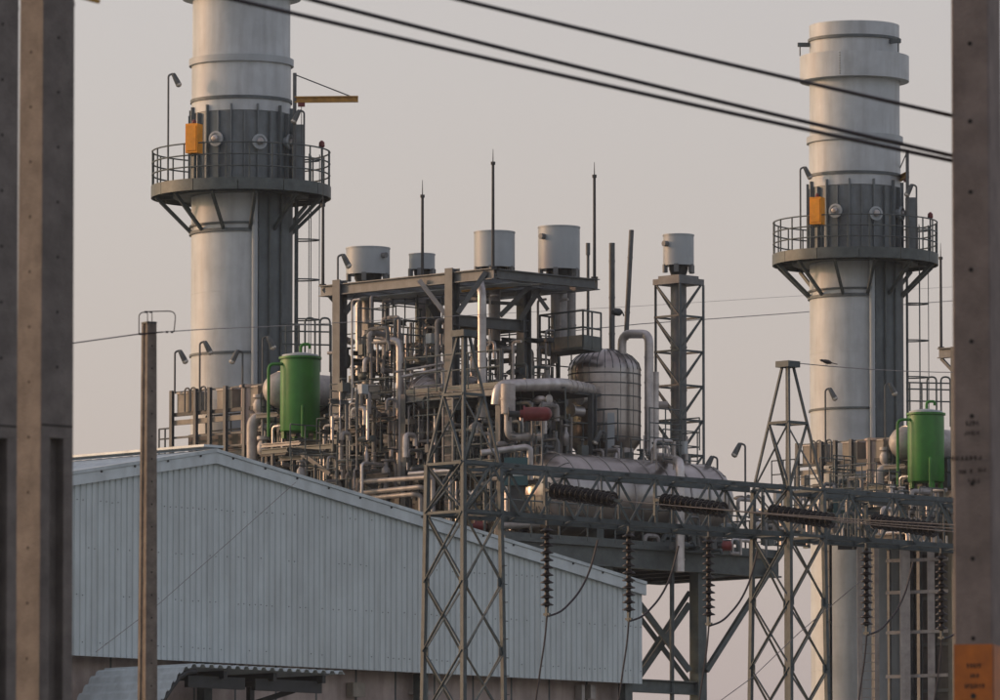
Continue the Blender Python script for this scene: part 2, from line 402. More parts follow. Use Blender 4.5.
for py, ex, hh in ((353, 0.05, 0.07), (231, 0.07, 0.10), (224, 0.07, 0.06), (99, 0.045, 0.10), (60, 0.09, 0.22)):
    z_ = zl(py); part('flange_ring', MB().lathe([(RS - 0.02, -hh / 2), (RS + ex, -hh / 2), (RS + ex, hh / 2), (RS - 0.02, hh / 2)], SO + Z * z_, Z, 64), M['silencer' if py in (60,) else 'shield'], stack)
part('flange_ring', MB().lathe([(RS - 0.03, -0.05), (RS + 0.03, -0.05), (RS + 0.03, 0.05), (RS - 0.03, 0.05)], SO + Z * zr(36), Z, 64), M['shield'], stack)
zc0, zc1 = zr(77), zr(52)
part('wind_collar', MB().lathe([(RS * 0.97, zc0), (m(55, 266), zc0), (m(55, 266), zc1), (m(55, 266) - 0.05, zc1), (m(55, 266) - 0.05, zc0 + 0.1), (RS * 0.97, zc0 + 0.1)], SO, Z, 64), M['stack'], stack)
for k in range(9):                                     # bolted joint of the collar
    a = R(-108); p = SO + Vector((math.cos(a), math.sin(a), 0)) * m(55, 266) + Z * (zc0 + 0.08 + k * (zc1 - zc0 - .16) / 8)
    part('bolt', MB().box(p, 0.04, 0.04, 0.03), M['shield'], stack)
for a in (185, -40, 70):                               # lifting lugs beside the collar
    d = Vector((math.cos(R(a)), math.sin(R(a)), 0)); p = SO + d * (RS + 0.12) + Z * (zc1 + 0.42)
    part('lifting_lug', MB().bar(p - d * 0.2, p + d * 0.28, 0.14, 0.14).bar(p + d * .2, p + d * .2 - Z * .4, 0.03), M['shield'], stack)
# stiffening ribs and round ports of the bare band
for k in range(24):
    a = 2 * math.pi * k / 24 + 0.1; d = Vector((math.cos(a), math.sin(a), 0)); s_ = d.cross(Z)
    z1_ = zl(106) if k % 2 else zl(113)
    part('stiffener', MB().obox(SO + d * (RS + 0.045) + Z * (zdeck + z1_) / 2, d * 0.065, s_ * 0.022, Z * (z1_ - zdeck) / 2), M['band'], stack)
for px, py in ((219, 141), (259, 144), (286, 141)):
    a = math.asin((px - 240.5) / 50); d = Vector((math.sin(a), -math.cos(a), 0)); p = SO + d * RS * 0.98 + Z * zl(py)
    po = part('sampling_port', MB().lathe([(0.16, 0), (0.16, 0.16), (0.25, 0.16), (0.25, 0.22), (0.18, 0.225), (0.17, 0.19)], p, d, 20), M['silencer'], stack)
    part('port_cap', MB().lathe([(0.11, 0.15), (0.11, 0.3), (0.06, 0.34)], p, d, 14), M['clad'], po)
# platform
RD = m(90, 245)
part('platform_deck', MB().lathe([(RS + 0.02, -0.05), (RD, -0.05), (RD, 0.0), (RS + 0.02, 0.0)], SO + Z * zdeck, Z, 48), M['steel'], stack)
for k in range(12):
    a0 = 2 * math.pi * k / 12; part('fascia', MB().arc_box(SO, RD - 0.02, RD + 0.02, zdeck - 0.32, zdeck + 0.06, a0 + .004, a0 + 2 * math.pi / 12 - .004, 5), M['steel'], stack)
part('inner_ring_beam', MB().lathe([(RS + 0.55, -0.3), (RS + 0.6, -0.3), (RS + 0.6, -0.05), (RS + 0.55, -0.05)], SO + Z * zdeck, Z, 40), M['steel'], stack)
for k in range(12):
    a = 2 * math.pi * k / 12 + R(12); d = Vector((math.cos(a), math.sin(a), 0))
    part('bracket', MB().bar(SO + d * (RS + 0.03) + Z * zl(230), SO + d * (RD - 0.12) + Z * (zdeck - 0.33), 0.085, 0.11).bar(SO + d * (RS + .02) + Z * (zdeck - 0.16), SO + d * (RD - 0.03) + Z * (zdeck - 0.16), 0.07, 0.2), M['steel'], stack)
for hz in (1.2, 0.82, 0.44): part('guard_rail', MB().torus(SO + Z * (zdeck + hz), RD - 0.02, 0.026, 64, 6), M['steel'], stack)
for k in range(24):
    a = 2 * math.pi * k / 24 + 0.13; d = Vector((math.cos(a), math.sin(a), 0)); p = SO + d * (RD - 0.02) + Z * zdeck
    part('rail_post', MB().cyl(p, p + Z * 1.22, 0.027, 6), M['steel'], stack)
# dark curved shell, slightly proud, on the right-hand side and its edge pipe, caged ladder
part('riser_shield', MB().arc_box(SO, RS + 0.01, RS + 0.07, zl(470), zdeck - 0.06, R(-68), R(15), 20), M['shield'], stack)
for px in (270, 281):
    a = math.asin((px - 240.5) / 52); d = Vector((math.sin(a), -math.cos(a), 0)); p = SO + d * (RS + 0.12)
    part('riser_pipe', MB().cyl(p + Z * zl(470), p + Z * (zdeck - .1), 0.035, 6), M['steel'], stack)
a = math.asin((256 - 240.5) / 54); d = Vector((math.sin(a), -math.cos(a), 0)); p = SO + d * (RS + 0.14)
part('riser_pipe', MB().tube([p + Z * zl(470), p + Z * (zdeck - .1)], 0.10, 10, 0, 1.4), M['silencer'], stack)
d = Vector((math.cos(R(-5)), math.sin(R(-5)), 0)); sd_ = Vector((-d.y, d.x, 0))
ladder(stack, SO + d * (RS + 0.2) + Z * zl(430), zdeck + 1.1 - zl(430), sd_, 0.5, 'steel', True, d, 0.3, 1.28)
# beacon, cabinets and box of the platform
a = R(-8); p = SO + Vector((math.cos(a), math.sin(a), 0)) * (RD - 0.25) + Z * zdeck
part('beacon_post', MB().cyl(p, p + Z * 1.32, 0.03, 6), M['frame'], stack)
part('beacon', MB().lathe([(0.05, 0), (0.10, 0.05), (0.09, 0.18), (0.03, 0.24)], p + Z * 1.3, Z, 10), M['red'], stack)
p = SO + Vector((math.cos(R(-22)), math.sin(R(-22)), 0)) * (RS + 0.45) + Z * zdeck
part('cabinet', MB().box(p + Z * 1.0, 0.35, 0.3, 2.0, X, Vector((0, 1, 0))), M['band'], stack)
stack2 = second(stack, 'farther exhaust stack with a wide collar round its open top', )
for s_, which, nm in ((Vector(), 'nearer', ''), (UNIT, 'farther', '')):
    p = W(194, 147, 242.6) + s_; p.z = zdeck + 1.35
    ob = thing('control_box', 'orange control box on the platform of the %s stack' % which, 'box', p - Z * 1.35, 'orange control boxes on the stack platforms')
    part('enclosure', MB().box(p, 0.42, 0.42, 0.95, Vector((.92, -.38, 0)), Vector((.38, .92, 0))), M['orange'], ob)
    part('door', MB().box(p - Vector((.38, .92, 0)) * 0.225, 0.34, 0.03, 0.8, Vector((.92, -.38, 0)), Vector((.38, .92, 0))), M['orange'], ob)
    part('lamp', MB().lathe([(0.07, 0), (0.07, 0.1), (0.03, 0.15)], p + Z * 0.475, Z, 10), M['red'], ob)
    part('stand', MB().box(p - Z * 0.92, 0.12, 0.12, 0.87), M['steel'], ob)
    part('stand', MB().box(p - Z * 0.92 + X * 0.2, 0.06, 0.06, 0.87), M['steel'], ob)
def plat(px, py, Y, off=Vector()):
    p = W(px, py, Y); p.z = zdeck; return p + off
floodlight(plat(168, 180, 243.9), zl(76) - zdeck, 'tall floodlight at the left edge of the nearer stack platform')
floodlight(plat(304, 180, 243.5), zl(114) - zdeck, 'short floodlight at the right side of the nearer stack platform', -1)
floodlight(plat(168 + 11, 180, 243.9, UNIT), 3.0, 'floodlight at the left edge of the farther stack platform')
floodlight(plat(304, 180, 243.5, UNIT), zl(114) - zdeck, 'floodlight at the right side of the farther stack platform', -1)
# jib crane
def jib(off, label, ang):
    p = plat(294.5, 180, 243.6) + off
    o = thing('jib_crane', label, 'crane', p, 'jib cranes on the stack platforms'); o.rotation_euler.z = 0
    top = p + Z * (zl(75) - zdeck); d = Vector((math.cos(ang), math.sin(ang), 0)); c = p + Z * (zl(101.5) - zdeck); L = m(64, 244)
    part('mast', MB().cyl(p, top, 0.06, 10), M['frame'], o)
    part('boom', MB().ibeam(c, c + d * L, 0.14, 0.20, Z, 0.035), M['yellow'], o)
    part('tie_rod', MB().cyl(top - Z * 0.05, c + d * L * 0.87 + Z * 0.1, 0.022, 6), M['frame'], o)
    part('trolley', MB().box(c + d * 0.22 - Z * 0.16, 0.22, 0.12, 0.14, d, d.cross(Z)), M['red'], o)
    part('hoist_chain', MB().cyl(c + d * 0.22 - Z * 0.2, c + d * 0.22 - Z * 1.8, 0.012, 5), M['frame'], o)
jib(Vector(), 'yellow-brown jib crane swung out to the right of the nearer stack', R(-4))
jib(UNIT, 'jib crane turned away behind the farther stack', R(100))

# ------------------------------------------------------------------ boiler casing with stiffeners (both units)
C0 = W(505, 392, 238); zTop = C0.z; C0.z = 0
LV, LU = 10.2, 2.6
def make_casing(z0):
    o = thing('boiler_casing', 'dark brown boiler casing with stiffeners behind the pipework of the nearer unit', 'boiler', C0, 'boiler casings')
    part('core', MB().obox(C0 + U * LU / 2 + V * LV / 2 + Z * zTop / 2, U * (LU / 2 - 0.02), V * (LV / 2 - 0.02), Z * zTop / 2), M['dark'], o)
    nb = 11; wv = LV / nb; rows = 14; hz = zTop / rows
    s0 = None
    for i in range(nb):
        for r in range(rows):
            c = C0 + V * (i + 0.5) * wv + Z * (r + 0.5) * hz
            part('casing_panel', MB().obox(c - U * (0.004 + 0.012 * ((i * 7 + r * 3) % 3)), U * 0.02, V * (wv / 2 - 0.03), Z * (hz / 2 - 0.03)), M['casing'], o)
    for i in range(nb + 1):
        c = C0 + V * i * wv - U * 0.12; part('stiffener', MB().ibeam(c, c + Z * zTop, 0.2, 0.2, U, 0.03), M['frame'], o)
    for r in range(1, rows + 1):
        c = C0 - U * 0.07 + Z * (r * hz - 0.03); part('girt', MB().bar(c + V * 0.05, c + V * (LV - .05), 0.09, 0.11), M['frame'], o)
    for i in range(3):
        for r in range(rows):
            c = C0 + U * (i + 0.5) * LU / 3 + Z * (r + 0.5) * hz
            part('casing_panel', MB().obox(c - V * 0.01, U * (LU / 6 - 0.03), V * 0.02, Z * (hz / 2 - 0.03)), M['casing'], o)
    for i in range(1, 4):
        c = C0 + U * i * LU / 3 - V * 0.1; part('stiffener', MB().ibeam(c, c + Z * zTop, 0.18, 0.18, V, 0.03), M['frame'], o)
    return o
cas = make_casing(0)
second(cas, 'brown boiler casing with pale stiffeners low behind the right concrete pole')
# galleries along the left face of the casing
def gallery(z, wid, v0, v1, label, rail=True, posts=True):
    o = thing('gallery', label, 'walkway', C0 + V * v0, 'galleries along the boiler casings')
    A = C0 - U * (wid + 0.2) + V * v0 + Z * z; B = C0 - U * (wid + 0.2) + V * v1 + Z * z
    mid = (A + B) / 2 + U * wid / 2
    part('deck', MB().obox(mid, U * wid / 2, V * (v1 - v0) / 2, Z * 0.03), M['dark'], o)
    part('edge_beam', MB().ibeam(A - Z * 0.14, B - Z * 0.14, 0.12, 0.22), M['beam'], o)
    if rail: railing(o, [A + U * .05, B + U * .05])
    n = int((v1 - v0) / 2.2) + 1
    for i in range(n + 1):
        p = A.lerp(B, i / n)
        if posts: part('column', MB().ibeam(p * 1 - Z * z, p - Z * 0.25, 0.14, 0.14, U), M['frame'], o)
        part('cross_beam', MB().bar(p - Z * 0.16 + U * .07, p - Z * 0.16 + U * wid, 0.08, 0.14), M['frame'], o)
    return o
zg1 = W(300, 440, 238.7).z
g1 = gallery(zg1, 3.2, -0.3, 10.2, 'lower steel gallery with railing along the nearer boiler casing')
g2 = gallery(zTop - 0.55, 1.3, 0.5, 6.6, 'upper steel gallery with railing on the nearer boiler casing', True, False)
second(g1, 'steel gallery under the right green tank by the concrete pole')

# ------------------------------------------------------------------ green tanks, drum ends, hooped railing, stack base cabinets
TO = W(300, 436, 238.7); TR = m(20, 238.7)
tk = thing('green_tank', 'bright green upright tank in front of the nearer boiler, at left', 'tank', Vector((TO.x, TO.y, zg1 + 0.03)), 'green tanks')
zt0, zt1 = W(300, 430, 238.7).z, W(300, 361, 238.7).z
part('shell', MB().lathe([(TR * 0.2, zt0 - 0.1), (TR * 0.97, zt0 - 0.06), (TR, zt0), (TR, (zt0 + zt1) / 2), (TR, zt1), (TR * 0.98, zt1 + 0.05)], Vector((TO.x, TO.y, 0)), Z, 40), M['green'], tk)
part('top_flange', MB().lathe([(0.05, zt1 + .05), (TR + 0.05, zt1 + .05), (TR + 0.05, zt1 + 0.12), (0.05, zt1 + 0.13)], Vector((TO.x, TO.y, 0)), Z, 40), M['green'], tk)
part('lid', MB().lathe([(0.05, zt1 + .13), (TR - 0.04, zt1 + .13), (TR - 0.06, zt1 + 0.19), (0.2, zt1 + 0.26), (0.05, zt1 + .26)], Vector((TO.x, TO.y, 0)), Z, 40), M['silencer'], tk)
p = Vector((TO.x + 0.02, TO.y - .1, zt1 + 0.22)); part('vent_hook', MB().tube([p, p + Z * 0.3, p + Z * 0.3 + X * 0.28, p + X * 0.28 + Z * 0.16], 0.05, 8, 0.14), M['green'], tk)
for a in (200, 290, 20, 110):
    d = Vector((math.cos(R(a)), math.sin(R(a)), 0)); p = Vector((TO.x, TO.y, 0)) + d * TR * 0.85
    part('leg', MB().bar(p + Z * (zg1 + .03), p + Z * (zt0 + 0.3), 0.12), M['green'], tk)
p = Vector((TO.x - TR * 0.9, TO.y - 0.3, zt1 - 0.12))
part('drain_pipe', MB().tube([p, p - X * 0.42, p - X * 0.42 - Z * (zt1 - zg1 - .2)], 0.05, 8, 0.2), M['green'], tk)
p = Vector((TO.x + 0.1, TO.y - TR - 0.12, zg1 + .03)); part('drain_leg', MB().tube([p, p + Z * 1.0, p + Z * 1.0 + Vector((0, 0.2, 0))], 0.05, 8, 0.1), M['green'], tk)
second(tk, 'bright green upright tank beside the right concrete pole')
# end of a lagged drum just left of the tank
c = W(281.5, 390, 239.9); dr = thing('lagged_drum', 'shiny domed drum end tucked behind the left green tank', 'drum', Vector((c.x, c.y, zg1 + .03)), 'lagged drums behind the green tanks')
rd = m(18.5, 240.4)
pr = [(0.02, -0.62)] + [(rd * math.sin(a), -0.62 * math.cos(a)) for a in [R(x) for x in (15, 30, 45, 60, 75, 90)]] + [(rd, 0.6), (rd, 2.2), (rd * .3, 2.4)]
part('shell', MB().lathe(pr, c, U, 36), M['pale'], dr)
part('end_band', MB().lathe([(rd, -0.05), (rd + 0.02, -0.05), (rd + 0.02, 0.05), (rd, .05)], c, U, 36), M['clad'], dr)

for q_ in (0.3, 1.7): part('saddle', MB().obox(c + U * q_ - Z * ((c.z - zg1) / 2 + .1), U * 0.08, V * 0.45, Z * ((c.z - zg1) / 2 - 0.13)), M['steel'], dr)
second(dr, 'shiny domed drum end tucked behind the right green tank')
# hooped guard above the tank
hp = thing('hooped_guard', 'thin guard rails with two hoops above the left green tank', 'railing', W(300, 352, 240.2).xyz * 1, 'hooped guards above the green tanks')
Yh = 239.9
for py in (325, 332, 345): part('rail', MB().cyl(W(282, py - 1, Yh), W(331, py, Yh), 0.028, 6), M['steel'], hp)
for px in (310, 325):
    part('hoop', MB().tube([W(px - 5, 372, Yh), W(px - 5, 318, Yh), W(px + 5, 318, Yh), W(px + 5, 372, Yh)], 0.035, 6, 0.16), M['steel'], hp)
for px in (286, 299, 331): part('post', MB().cyl(W(px, 325, Yh), W(px, 440, Yh), 0.03, 6), M['steel'], hp)
second(hp, 'thin guard rails with hoops above the right green tank')
# penthouse: row of cabinets on posts at the foot of the stack
ph = thing('cabinet_rack', 'rack of tan cabinets on posts at the foot of the nearer stack', 'rack', W(220, 455, 241.5), 'cabinet racks at the stack feet')
base = W(172, 404, 243.2)
def onr(px): q = on_grid(px, Vector((base.x, base.y, 0)), -V); return q
for x0, x1 in ((176, 187), (189, 198), (216, 231), (246, 257)):
    a, b_ = onr(x0), onr(x1); c = (a + b_) / 2
    part('cabinet', MB().obox(Vector((c.x, c.y, base.z)) + V * 0.2 * 0 + U * 0.25, (b_ - a) / 2, U * 0.25, Z * 0.3), M['tan'], ph)
    part('cabinet_lid', MB().obox(Vector((c.x, c.y, base.z + .32)) + U * 0.25, (b_ - a) * .53, U * 0.28, Z * 0.02), M['pale'], ph)
for px in (172, 196, 210, 226, 245, 268):
    q = onr(px); part('post', MB().ibeam(Vector((q.x, q.y, zg1 - 1)) - U * .06, Vector((q.x, q.y, base.z + .42)) - U * .06, 0.12, 0.12, U), M['frame'], ph)
a, b_ = onr(170), onr(272)
for dz, hh, mt in ((-0.36, 0.12, 'dark'), (-0.62, 0.16, 'tan'), (-1.1, 0.06, 'frame'), (-1.5, 0.05, 'frame'), (0.36, 0.05, 'frame')):
    part('rail_beam', MB().bar(Vector((a.x, a.y, base.z + dz)) + U * 0.02, Vector((b_.x, b_.y, base.z + dz)) + U * .02, 0.08, hh), M[mt], ph)
for px in (186, 192, 202):
    q = onr(px); q.z = base.z; part('hoop', MB().tube([q - Z * .3 - U * .1, q + Z * 0.45 - U * .1, q + Z * 0.45 - V * 0.22 - U * .1, q - Z * .3 - V * 0.22 - U * .1], 0.03, 6, 0.15), M['frame'], ph)
part('plinth', MB().obox((Vector((a.x, a.y, 0)) + Vector((b_.x, b_.y, 0))) / 2 + U * 0.9 + Z * ((base.z - 1.0 + zg1) / 2), (b_ - a).xyz * 0.42, U * 0.5, Z * ((base.z - 1.0 - zg1) / 2)), M['dark'], ph)
for px in (158, 164, 170):
    q = onr(px); part('guard_post', MB().cyl(Vector((q.x, q.y, zg1 - .4)), Vector((q.x, q.y, zg1 + .75)), .03, 6), M['frame'], ph)
for dz in (.1, .42, .75):
    part('guard_rail', MB().cyl(Vector((onr(158).x, onr(158).y, zg1 + dz)), Vector((onr(172).x, onr(172).y, zg1 + dz)), .028, 6), M['frame'], ph)
c = W(254, 402, 241.0)
part('round_tank', MB().lathe([(m(13, 241), -1.4), (m(13, 241), 0.45), (m(15, 241), 0.45), (m(15, 241), 0.53), (0.02, 0.55)], c, Z, 28), M['plaster'], ph)
p = W(252, 458, 239.8); p2 = W(252, 417, 239.8)
part('elbow_pipe', MB().tube([p - Z * 1.0, p2, p2 + X * 0.45 + U * 0.3], 0.17, 12, 0.35, 0.7), M['pale'], ph)
part('valve_body', MB().lathe([(0.1, -.3), (0.18, -.2), (0.2, 0), (0.12, .15), (0.2, .2), (0.2, .3)], W(263, 446, 239.6), Z, 12), M['pale'], ph)
part('valve_body', MB().lathe([(0.1, -.3), (0.18, -.2), (0.2, 0), (0.12, .15), (0.2, .2), (0.2, .3)], W(259, 404, 240), Z, 12), M['pale'], ph)
second(ph, 'rack of tan cabinets on posts at the foot of the farther stack')
for px, top, lean, lab in ((177, 352, 1, 'floodlight at the far left of the cabinet rack by the nearer stack'), (202, 343, 1, 'floodlight above the cabinet rack, in front of the nearer stack'),
                       (245, 352, -1, 'floodlight leaning left in front of the nearer stack foot'), (265, 338, 1, 'floodlight on the dark shield side of the nearer stack')):
    q = onr(px); p = Vector((q.x, q.y, base.z + 0.3)) - U * .15; floodlight(p, W(px, top, p.y).z - p.z, lab, lean)
for px, lean, lab in ((202, 1, 'floodlight above the cabinet rack of the farther stack'), (262, 1, 'floodlight beside the ladder foot of the farther stack')):
    q = onr(px); p = Vector((q.x, q.y, base.z + 0.3)) - U * .15 + UNIT; floodlight(p, 1.9, lab, lean)

# ------------------------------------------------------------------ roof frame of the nearer unit
CO = W(494, 268, 230); zF = CO.z
B1 = on_grid(320, Vector((CO.x, CO.y, zF)), V); B2 = on_grid(598, Vector((CO.x, CO.y, zF)), U)
fr = thing('steel_frame', 'tall steel frame carrying the vent silencers, its near corner centre', 'frame', Vector((CO.x, CO.y, 0)))
dV, dU = (B1 - CO), (B2 - CO)
for k, off in enumerate((Vector(), dU * 0.5, dU)):
    a, b_ = CO + off, B1 + off
    if k < 2: part('edge_beam', MB().ibeam(a - Z * .17, b_ - Z * .17, 0.22, 0.34), M['beam'], fr)
    else: part('edge_beam', MB().ibeam(a - Z * .17, b_ - Z * .17, 0.22, 0.34), M['beam'], fr)
for k in range(8):
    off = dV * (k / 7)
    part('cross_beam', MB().ibeam(CO + off - Z * .17 + U * .12, B2 + off - Z * .17 - U * .12, 0.2, 0.3), M['beam' if k else 'frame'], fr)
part('deck_plate', MB().obox(CO + dU * 0.3 + dV * 0.5 - Z * 0.36, dU * 0.10, dV * 0.48, Z * 0.012), M['silencer'], fr)
part('deck_plate', MB().obox(CO + dU * 0.75 + dV * 0.32 - Z * 0.36, dU * 0.1, dV * 0.2, Z * 0.012), M['frame'], fr)
cols = []
for px, e in ((452, 0.0), (339, 0.0), (524, 2.9), (433, 2.9)):
    q = on_grid(px, CO + U * (e * 1.0), V); q.z = 0; cols.append(q)
    part('column', MB().ibeam(q, Vector((q.x, q.y, zF + (0.12 if e == 0 else -0.35))), 0.33, 0.33, U, 0.035), M['frame'], fr)
def brace(px0, py0, px1, py1, Y, w_=0.13, mt='beam', name='brace', p=None):
    part(name, MB().bar(W(px0, py0, Y), W(px1, py1, Y), w_, w_), M[mt], p or fr)
brace(323, 289, 335, 303, 235.3, 0.1, 'frame'); brace(366, 285, 345, 313, 234.9, 0.17, 'frame')
brace(419, 280, 446, 315, 232.0, 0.14, 'pale'); brace(486, 272, 458, 313, 230.2, 0.15, 'frame')
brace(500, 316, 532, 284, 232.5, 0.15, 'frame'); brace(520, 320, 545, 281, 233, 0.15, 'frame'); brace(430, 305, 440, 322, 234, 0.2, 'dark')
brace(534, 290, 548, 310, 233, 0.12, 'frame')
for py, hh in ((320, 0.34), (402, 0.3)):
    z_ = W(452, py, cols[0].y).z
    a, b_ = cols[0].copy(), cols[2].copy(); a.z = b_.z = z_; part('tie_beam', MB().ibeam(a, b_ + U * 0.15, 0.2, hh), M['frame'], fr)
    a, b_ = cols[0].copy(), cols[1].copy(); a.z = b_.z = z_
    if py > 400: part('tie_beam', MB().ibeam(a, b_, 0.2, hh), M['frame'], fr)
    a, b_ = cols[2].copy(), cols[3].copy(); a.z = b_.z = z_; part('tie_beam', MB().ibeam(a, b_, 0.2, hh), M['frame'], fr)
    a, b_ = cols[1].copy(), cols[3].copy(); a.z = b_.z = z_
    if py > 400: part('tie_beam', MB().ibeam(a, b_, 0.2, hh), M['frame'], fr)
brace(482, 302, 520, 304, 233, 0.1, 'frame', 'strut'); brace(380, 306, 416, 301, 234, 0.05, 'frame', 'strut')
# yellow pipe under the frame
single('gas_pipe', MB().tube([W(462, 291, 231.2), W(500, 288, 232.2), W(540, 283, 233.0), W(590, 279, 233.6)], 0.035, 8, 0.2), M['yellow'], 'thin yellow pipe running under the top of the steel frame', 'pipe', W(500, 288, 232.2))
# end piece of the second unit's frame at the right pole
fr2 = thing('steel_frame', 'end of a steel frame with pale beam, half hidden by right pole', 'frame', W(948, 700, 258))
a = Vector(B1) + UNIT - X * .45; bdir = -V
part('edge_beam', MB().ibeam(a - Z * .17, a + bdir * 7.4 - Z * .17, 0.22, 0.34), M['beam'], fr2)
q = on_grid(339, CO.copy(), V) + UNIT - X * .45; q.z = 0
part('column', MB().ibeam(q, Vector((q.x, q.y, zF)), 0.36, 0.36, U, 0.04), M['frame'], fr2)
part('brace', MB().bar(a - Z * .35 + bdir * .1, Vector((q.x, q.y, zF - 1.0)), 0.1), M['frame'], fr2)

# lightning rods
def rod(p, px, pyt, pym, label, Y):
    o = thing('lightning_rod', label, 'lightning rod', p, 'lightning rods')
    z1, z2 = W(px, pym, Y).z, W(px, pyt, Y).z
    part('base_flange', MB().cyl(p, p + Z * 0.05, 0.11, 10), M['dark'], o)
    part('mast', MB().cyl(p, Vector((p.x, p.y, z1)), 0.05, 8, 0.042), M['dark'], o)
    part('collar', MB().cyl(Vector((p.x, p.y, z1 - .05)), Vector((p.x, p.y, z1 + .04)), 0.07, 8), M['dark'], o)
    part('needle', MB().cyl(Vector((p.x, p.y, z1)), Vector((p.x, p.y, z2)), 0.018, 6, 0.008), M['dark'], o)
def onbeam(px, a, d): q = on_grid(px, a.copy(), d); q.z = zF; return q
q = onbeam(322, CO, V); rod(q, 322, 185, 205, 'lightning rod at the left end of the steel frame', q.y)
rod(q + UNIT - X * .45, 943, 243, 258, 'lightning rod close beside the right concrete pole', q.y + 20.9)
q = onbeam(422, CO + dU * 0.5, V); rod(q, 422, 180, 196, 'lightning rod rising behind the smallest vent silencer', q.y)
q = onbeam(493, CO, V); rod(q, 493, 149, 163, 'tallest lightning rod, on the near corner of the steel frame', q.y)
q = onbeam(595, CO, U); rod(q, 595, 162, 176, 'lightning rod at the right end of the steel frame', q.y)
q = onbeam(337, CO, V); floodlight(q, W(337, 256, q.y).z - zF, 'small floodlight at the left end of the steel frame top')

# vent silencers
def silencer(px0, px1, pt, pb, Y, label, lug=None, down=None, dpx=16, legs=True):
    c = W((px0 + px1) / 2, (pt + pb) / 2, Y); r = m((px1 - px0) / 2, Y); z0, z1 = W(px0, pb, Y).z, W(px0, pt, Y).z
    b0 = Vector((c.x, c.y, 0)); o = thing('vent_silencer', label, 'silencer', Vector((c.x, c.y, zF)), 'vent silencers')
    part('drum', MB().lathe([(r * .3, z0 + .05), (r, z0), (r, z0 + 0.03), (r, (z0 + z1) / 2), (r, z1 - 0.04), (r + 0.015, z1 - 0.04), (r + 0.015, z1), (r - 0.04, z1), (r - 0.05, z0 + 0.3)], b0, Z, 40), M['silencer'], o)
    part('throat', MB().lathe([(r * 0.62, z0 + .06), (r * 0.62, z0 - 0.12), (r * 0.35, z0 - 0.5)], b0, Z, 24), M['dark'], o)
    if legs:
        for a in (-160, -100, -30, 20, 90):
            d = Vector((math.cos(R(a)), math.sin(R(a)), 0)); part('foot', MB().obox(b0 + d * r * 0.93 + Z * (z0 - 0.1), d * 0.06, d.cross(Z) * 0.07, Z * 0.13), M['beam'], o)
    if lug:
        p = W(lug[0], lug[1], Y); a = math.asin(max(-.95, min(.95, (p.x - c.x) / r))); d = Vector((math.sin(a), -math.cos(a), 0))
        part('inspection_lug', MB().cyl(b0 + d * r * .98 + Z * p.z, b0 + d * (r + 0.16) + Z * p.z, 0.09, 10), M['beam'], o)
    if down:
        part('vent_pipe', MB().tube([b0 + Z * (z0 - .1), b0 + Z * W(px0, down, Y).z], m(dpx / 2, Y), 18, 0, 1.1), M['pipegrey'], o)
    return o
silencer(346, 390, 248, 275, 236.2, 'wide squat vent silencer at the left end of the steel frame', (383, 257), 395, 12)
silencer(409, 435, 254, 270, 236.6, 'smallest vent silencer, half sunk behind the frame beam', None, 352, 14)
silencer(474, 515, 232, 268, 233.6, 'vent silencer standing behind the near corner of the frame', None, 345, 12)
s4 = silencer(538, 580, 227, 270, 234.6, 'vent silencer at the right end of the steel frame', (544, 238), 345, 17)
p = W(570, 290, 235.2); part('vent_pipe', MB().tube([p + Z * .8, Vector((p.x, p.y, W(570, 345, 235).z))], m(6, 235), 14, 0, 1.1), M['pipegrey'], s4)
q = W(430, 268, 235.8)
# lattice mast with fifth silencer
Ym = 237.0
s5 = silencer(663, 694, 244, 275, Ym, 'vent silencer on top of the separate lattice mast', (667, 254), None)
s5.location.z = W(678, 282, Ym).z
lm = thing('lattice_mast', 'slim square lattice mast carrying a vent silencer, right of the vessel', 'mast', W(678, 545, Ym))
zmt = W(678, 283, Ym).z; zmb = W(678, 560, Ym).z; hs = m(24, Ym)
cM = W(678.5, 300, Ym); cM.z = 0
cn = [cM + d * hs for d in (-X, Vector((0, -1, 0)), X, Vector((0, 1, 0)))]
part('top_plate', MB().obox(cM + Z * (zmt + 0.02), U * hs * .76, V * hs * .76, Z * 0.09), M['beam'], lm)
part('top_plate', MB().obox(cM + Z * (zmt + 0.16), U * hs * .6, V * hs * .6, Z * 0.05), M['beam'], lm)
for p in cn: part('leg', MB().ang(p + Z * zmb, p + Z * (zmt - .07), 0.1, Z), M['galv'], lm)
nz = 8; hz = (zmt - zmb) / nz
for k in range(nz + 1):
    for i in range(4):
        a, b_ = cn[i], cn[(i + 1) % 4]; z_ = zmb + k * hz
        if k < nz:
            part('horizontal', MB().bar(a + Z * z_, b_ + Z * z_, 0.06, 0.06), M['galv'], lm)
            p0, p1 = (a, b_) if (i % 2) else (b_, a)
            part('diagonal', MB().bar(p0 + Z * z_, p1 + Z * (z_ + hz), 0.05, 0.05), M['galv'], lm)
part('vent_pipe', MB().tube([cM + Z * zmt, cM + Z * W(678, 455, Ym).z], m(8, Ym), 16, 0, 1.2), M['beam'], lm)
p = W(655, 405, Ym - .9); part('side_nozzle', MB().cyl(p - X * 0.05, p + X * 0.4, 0.12, 10), M['pale'], lm)

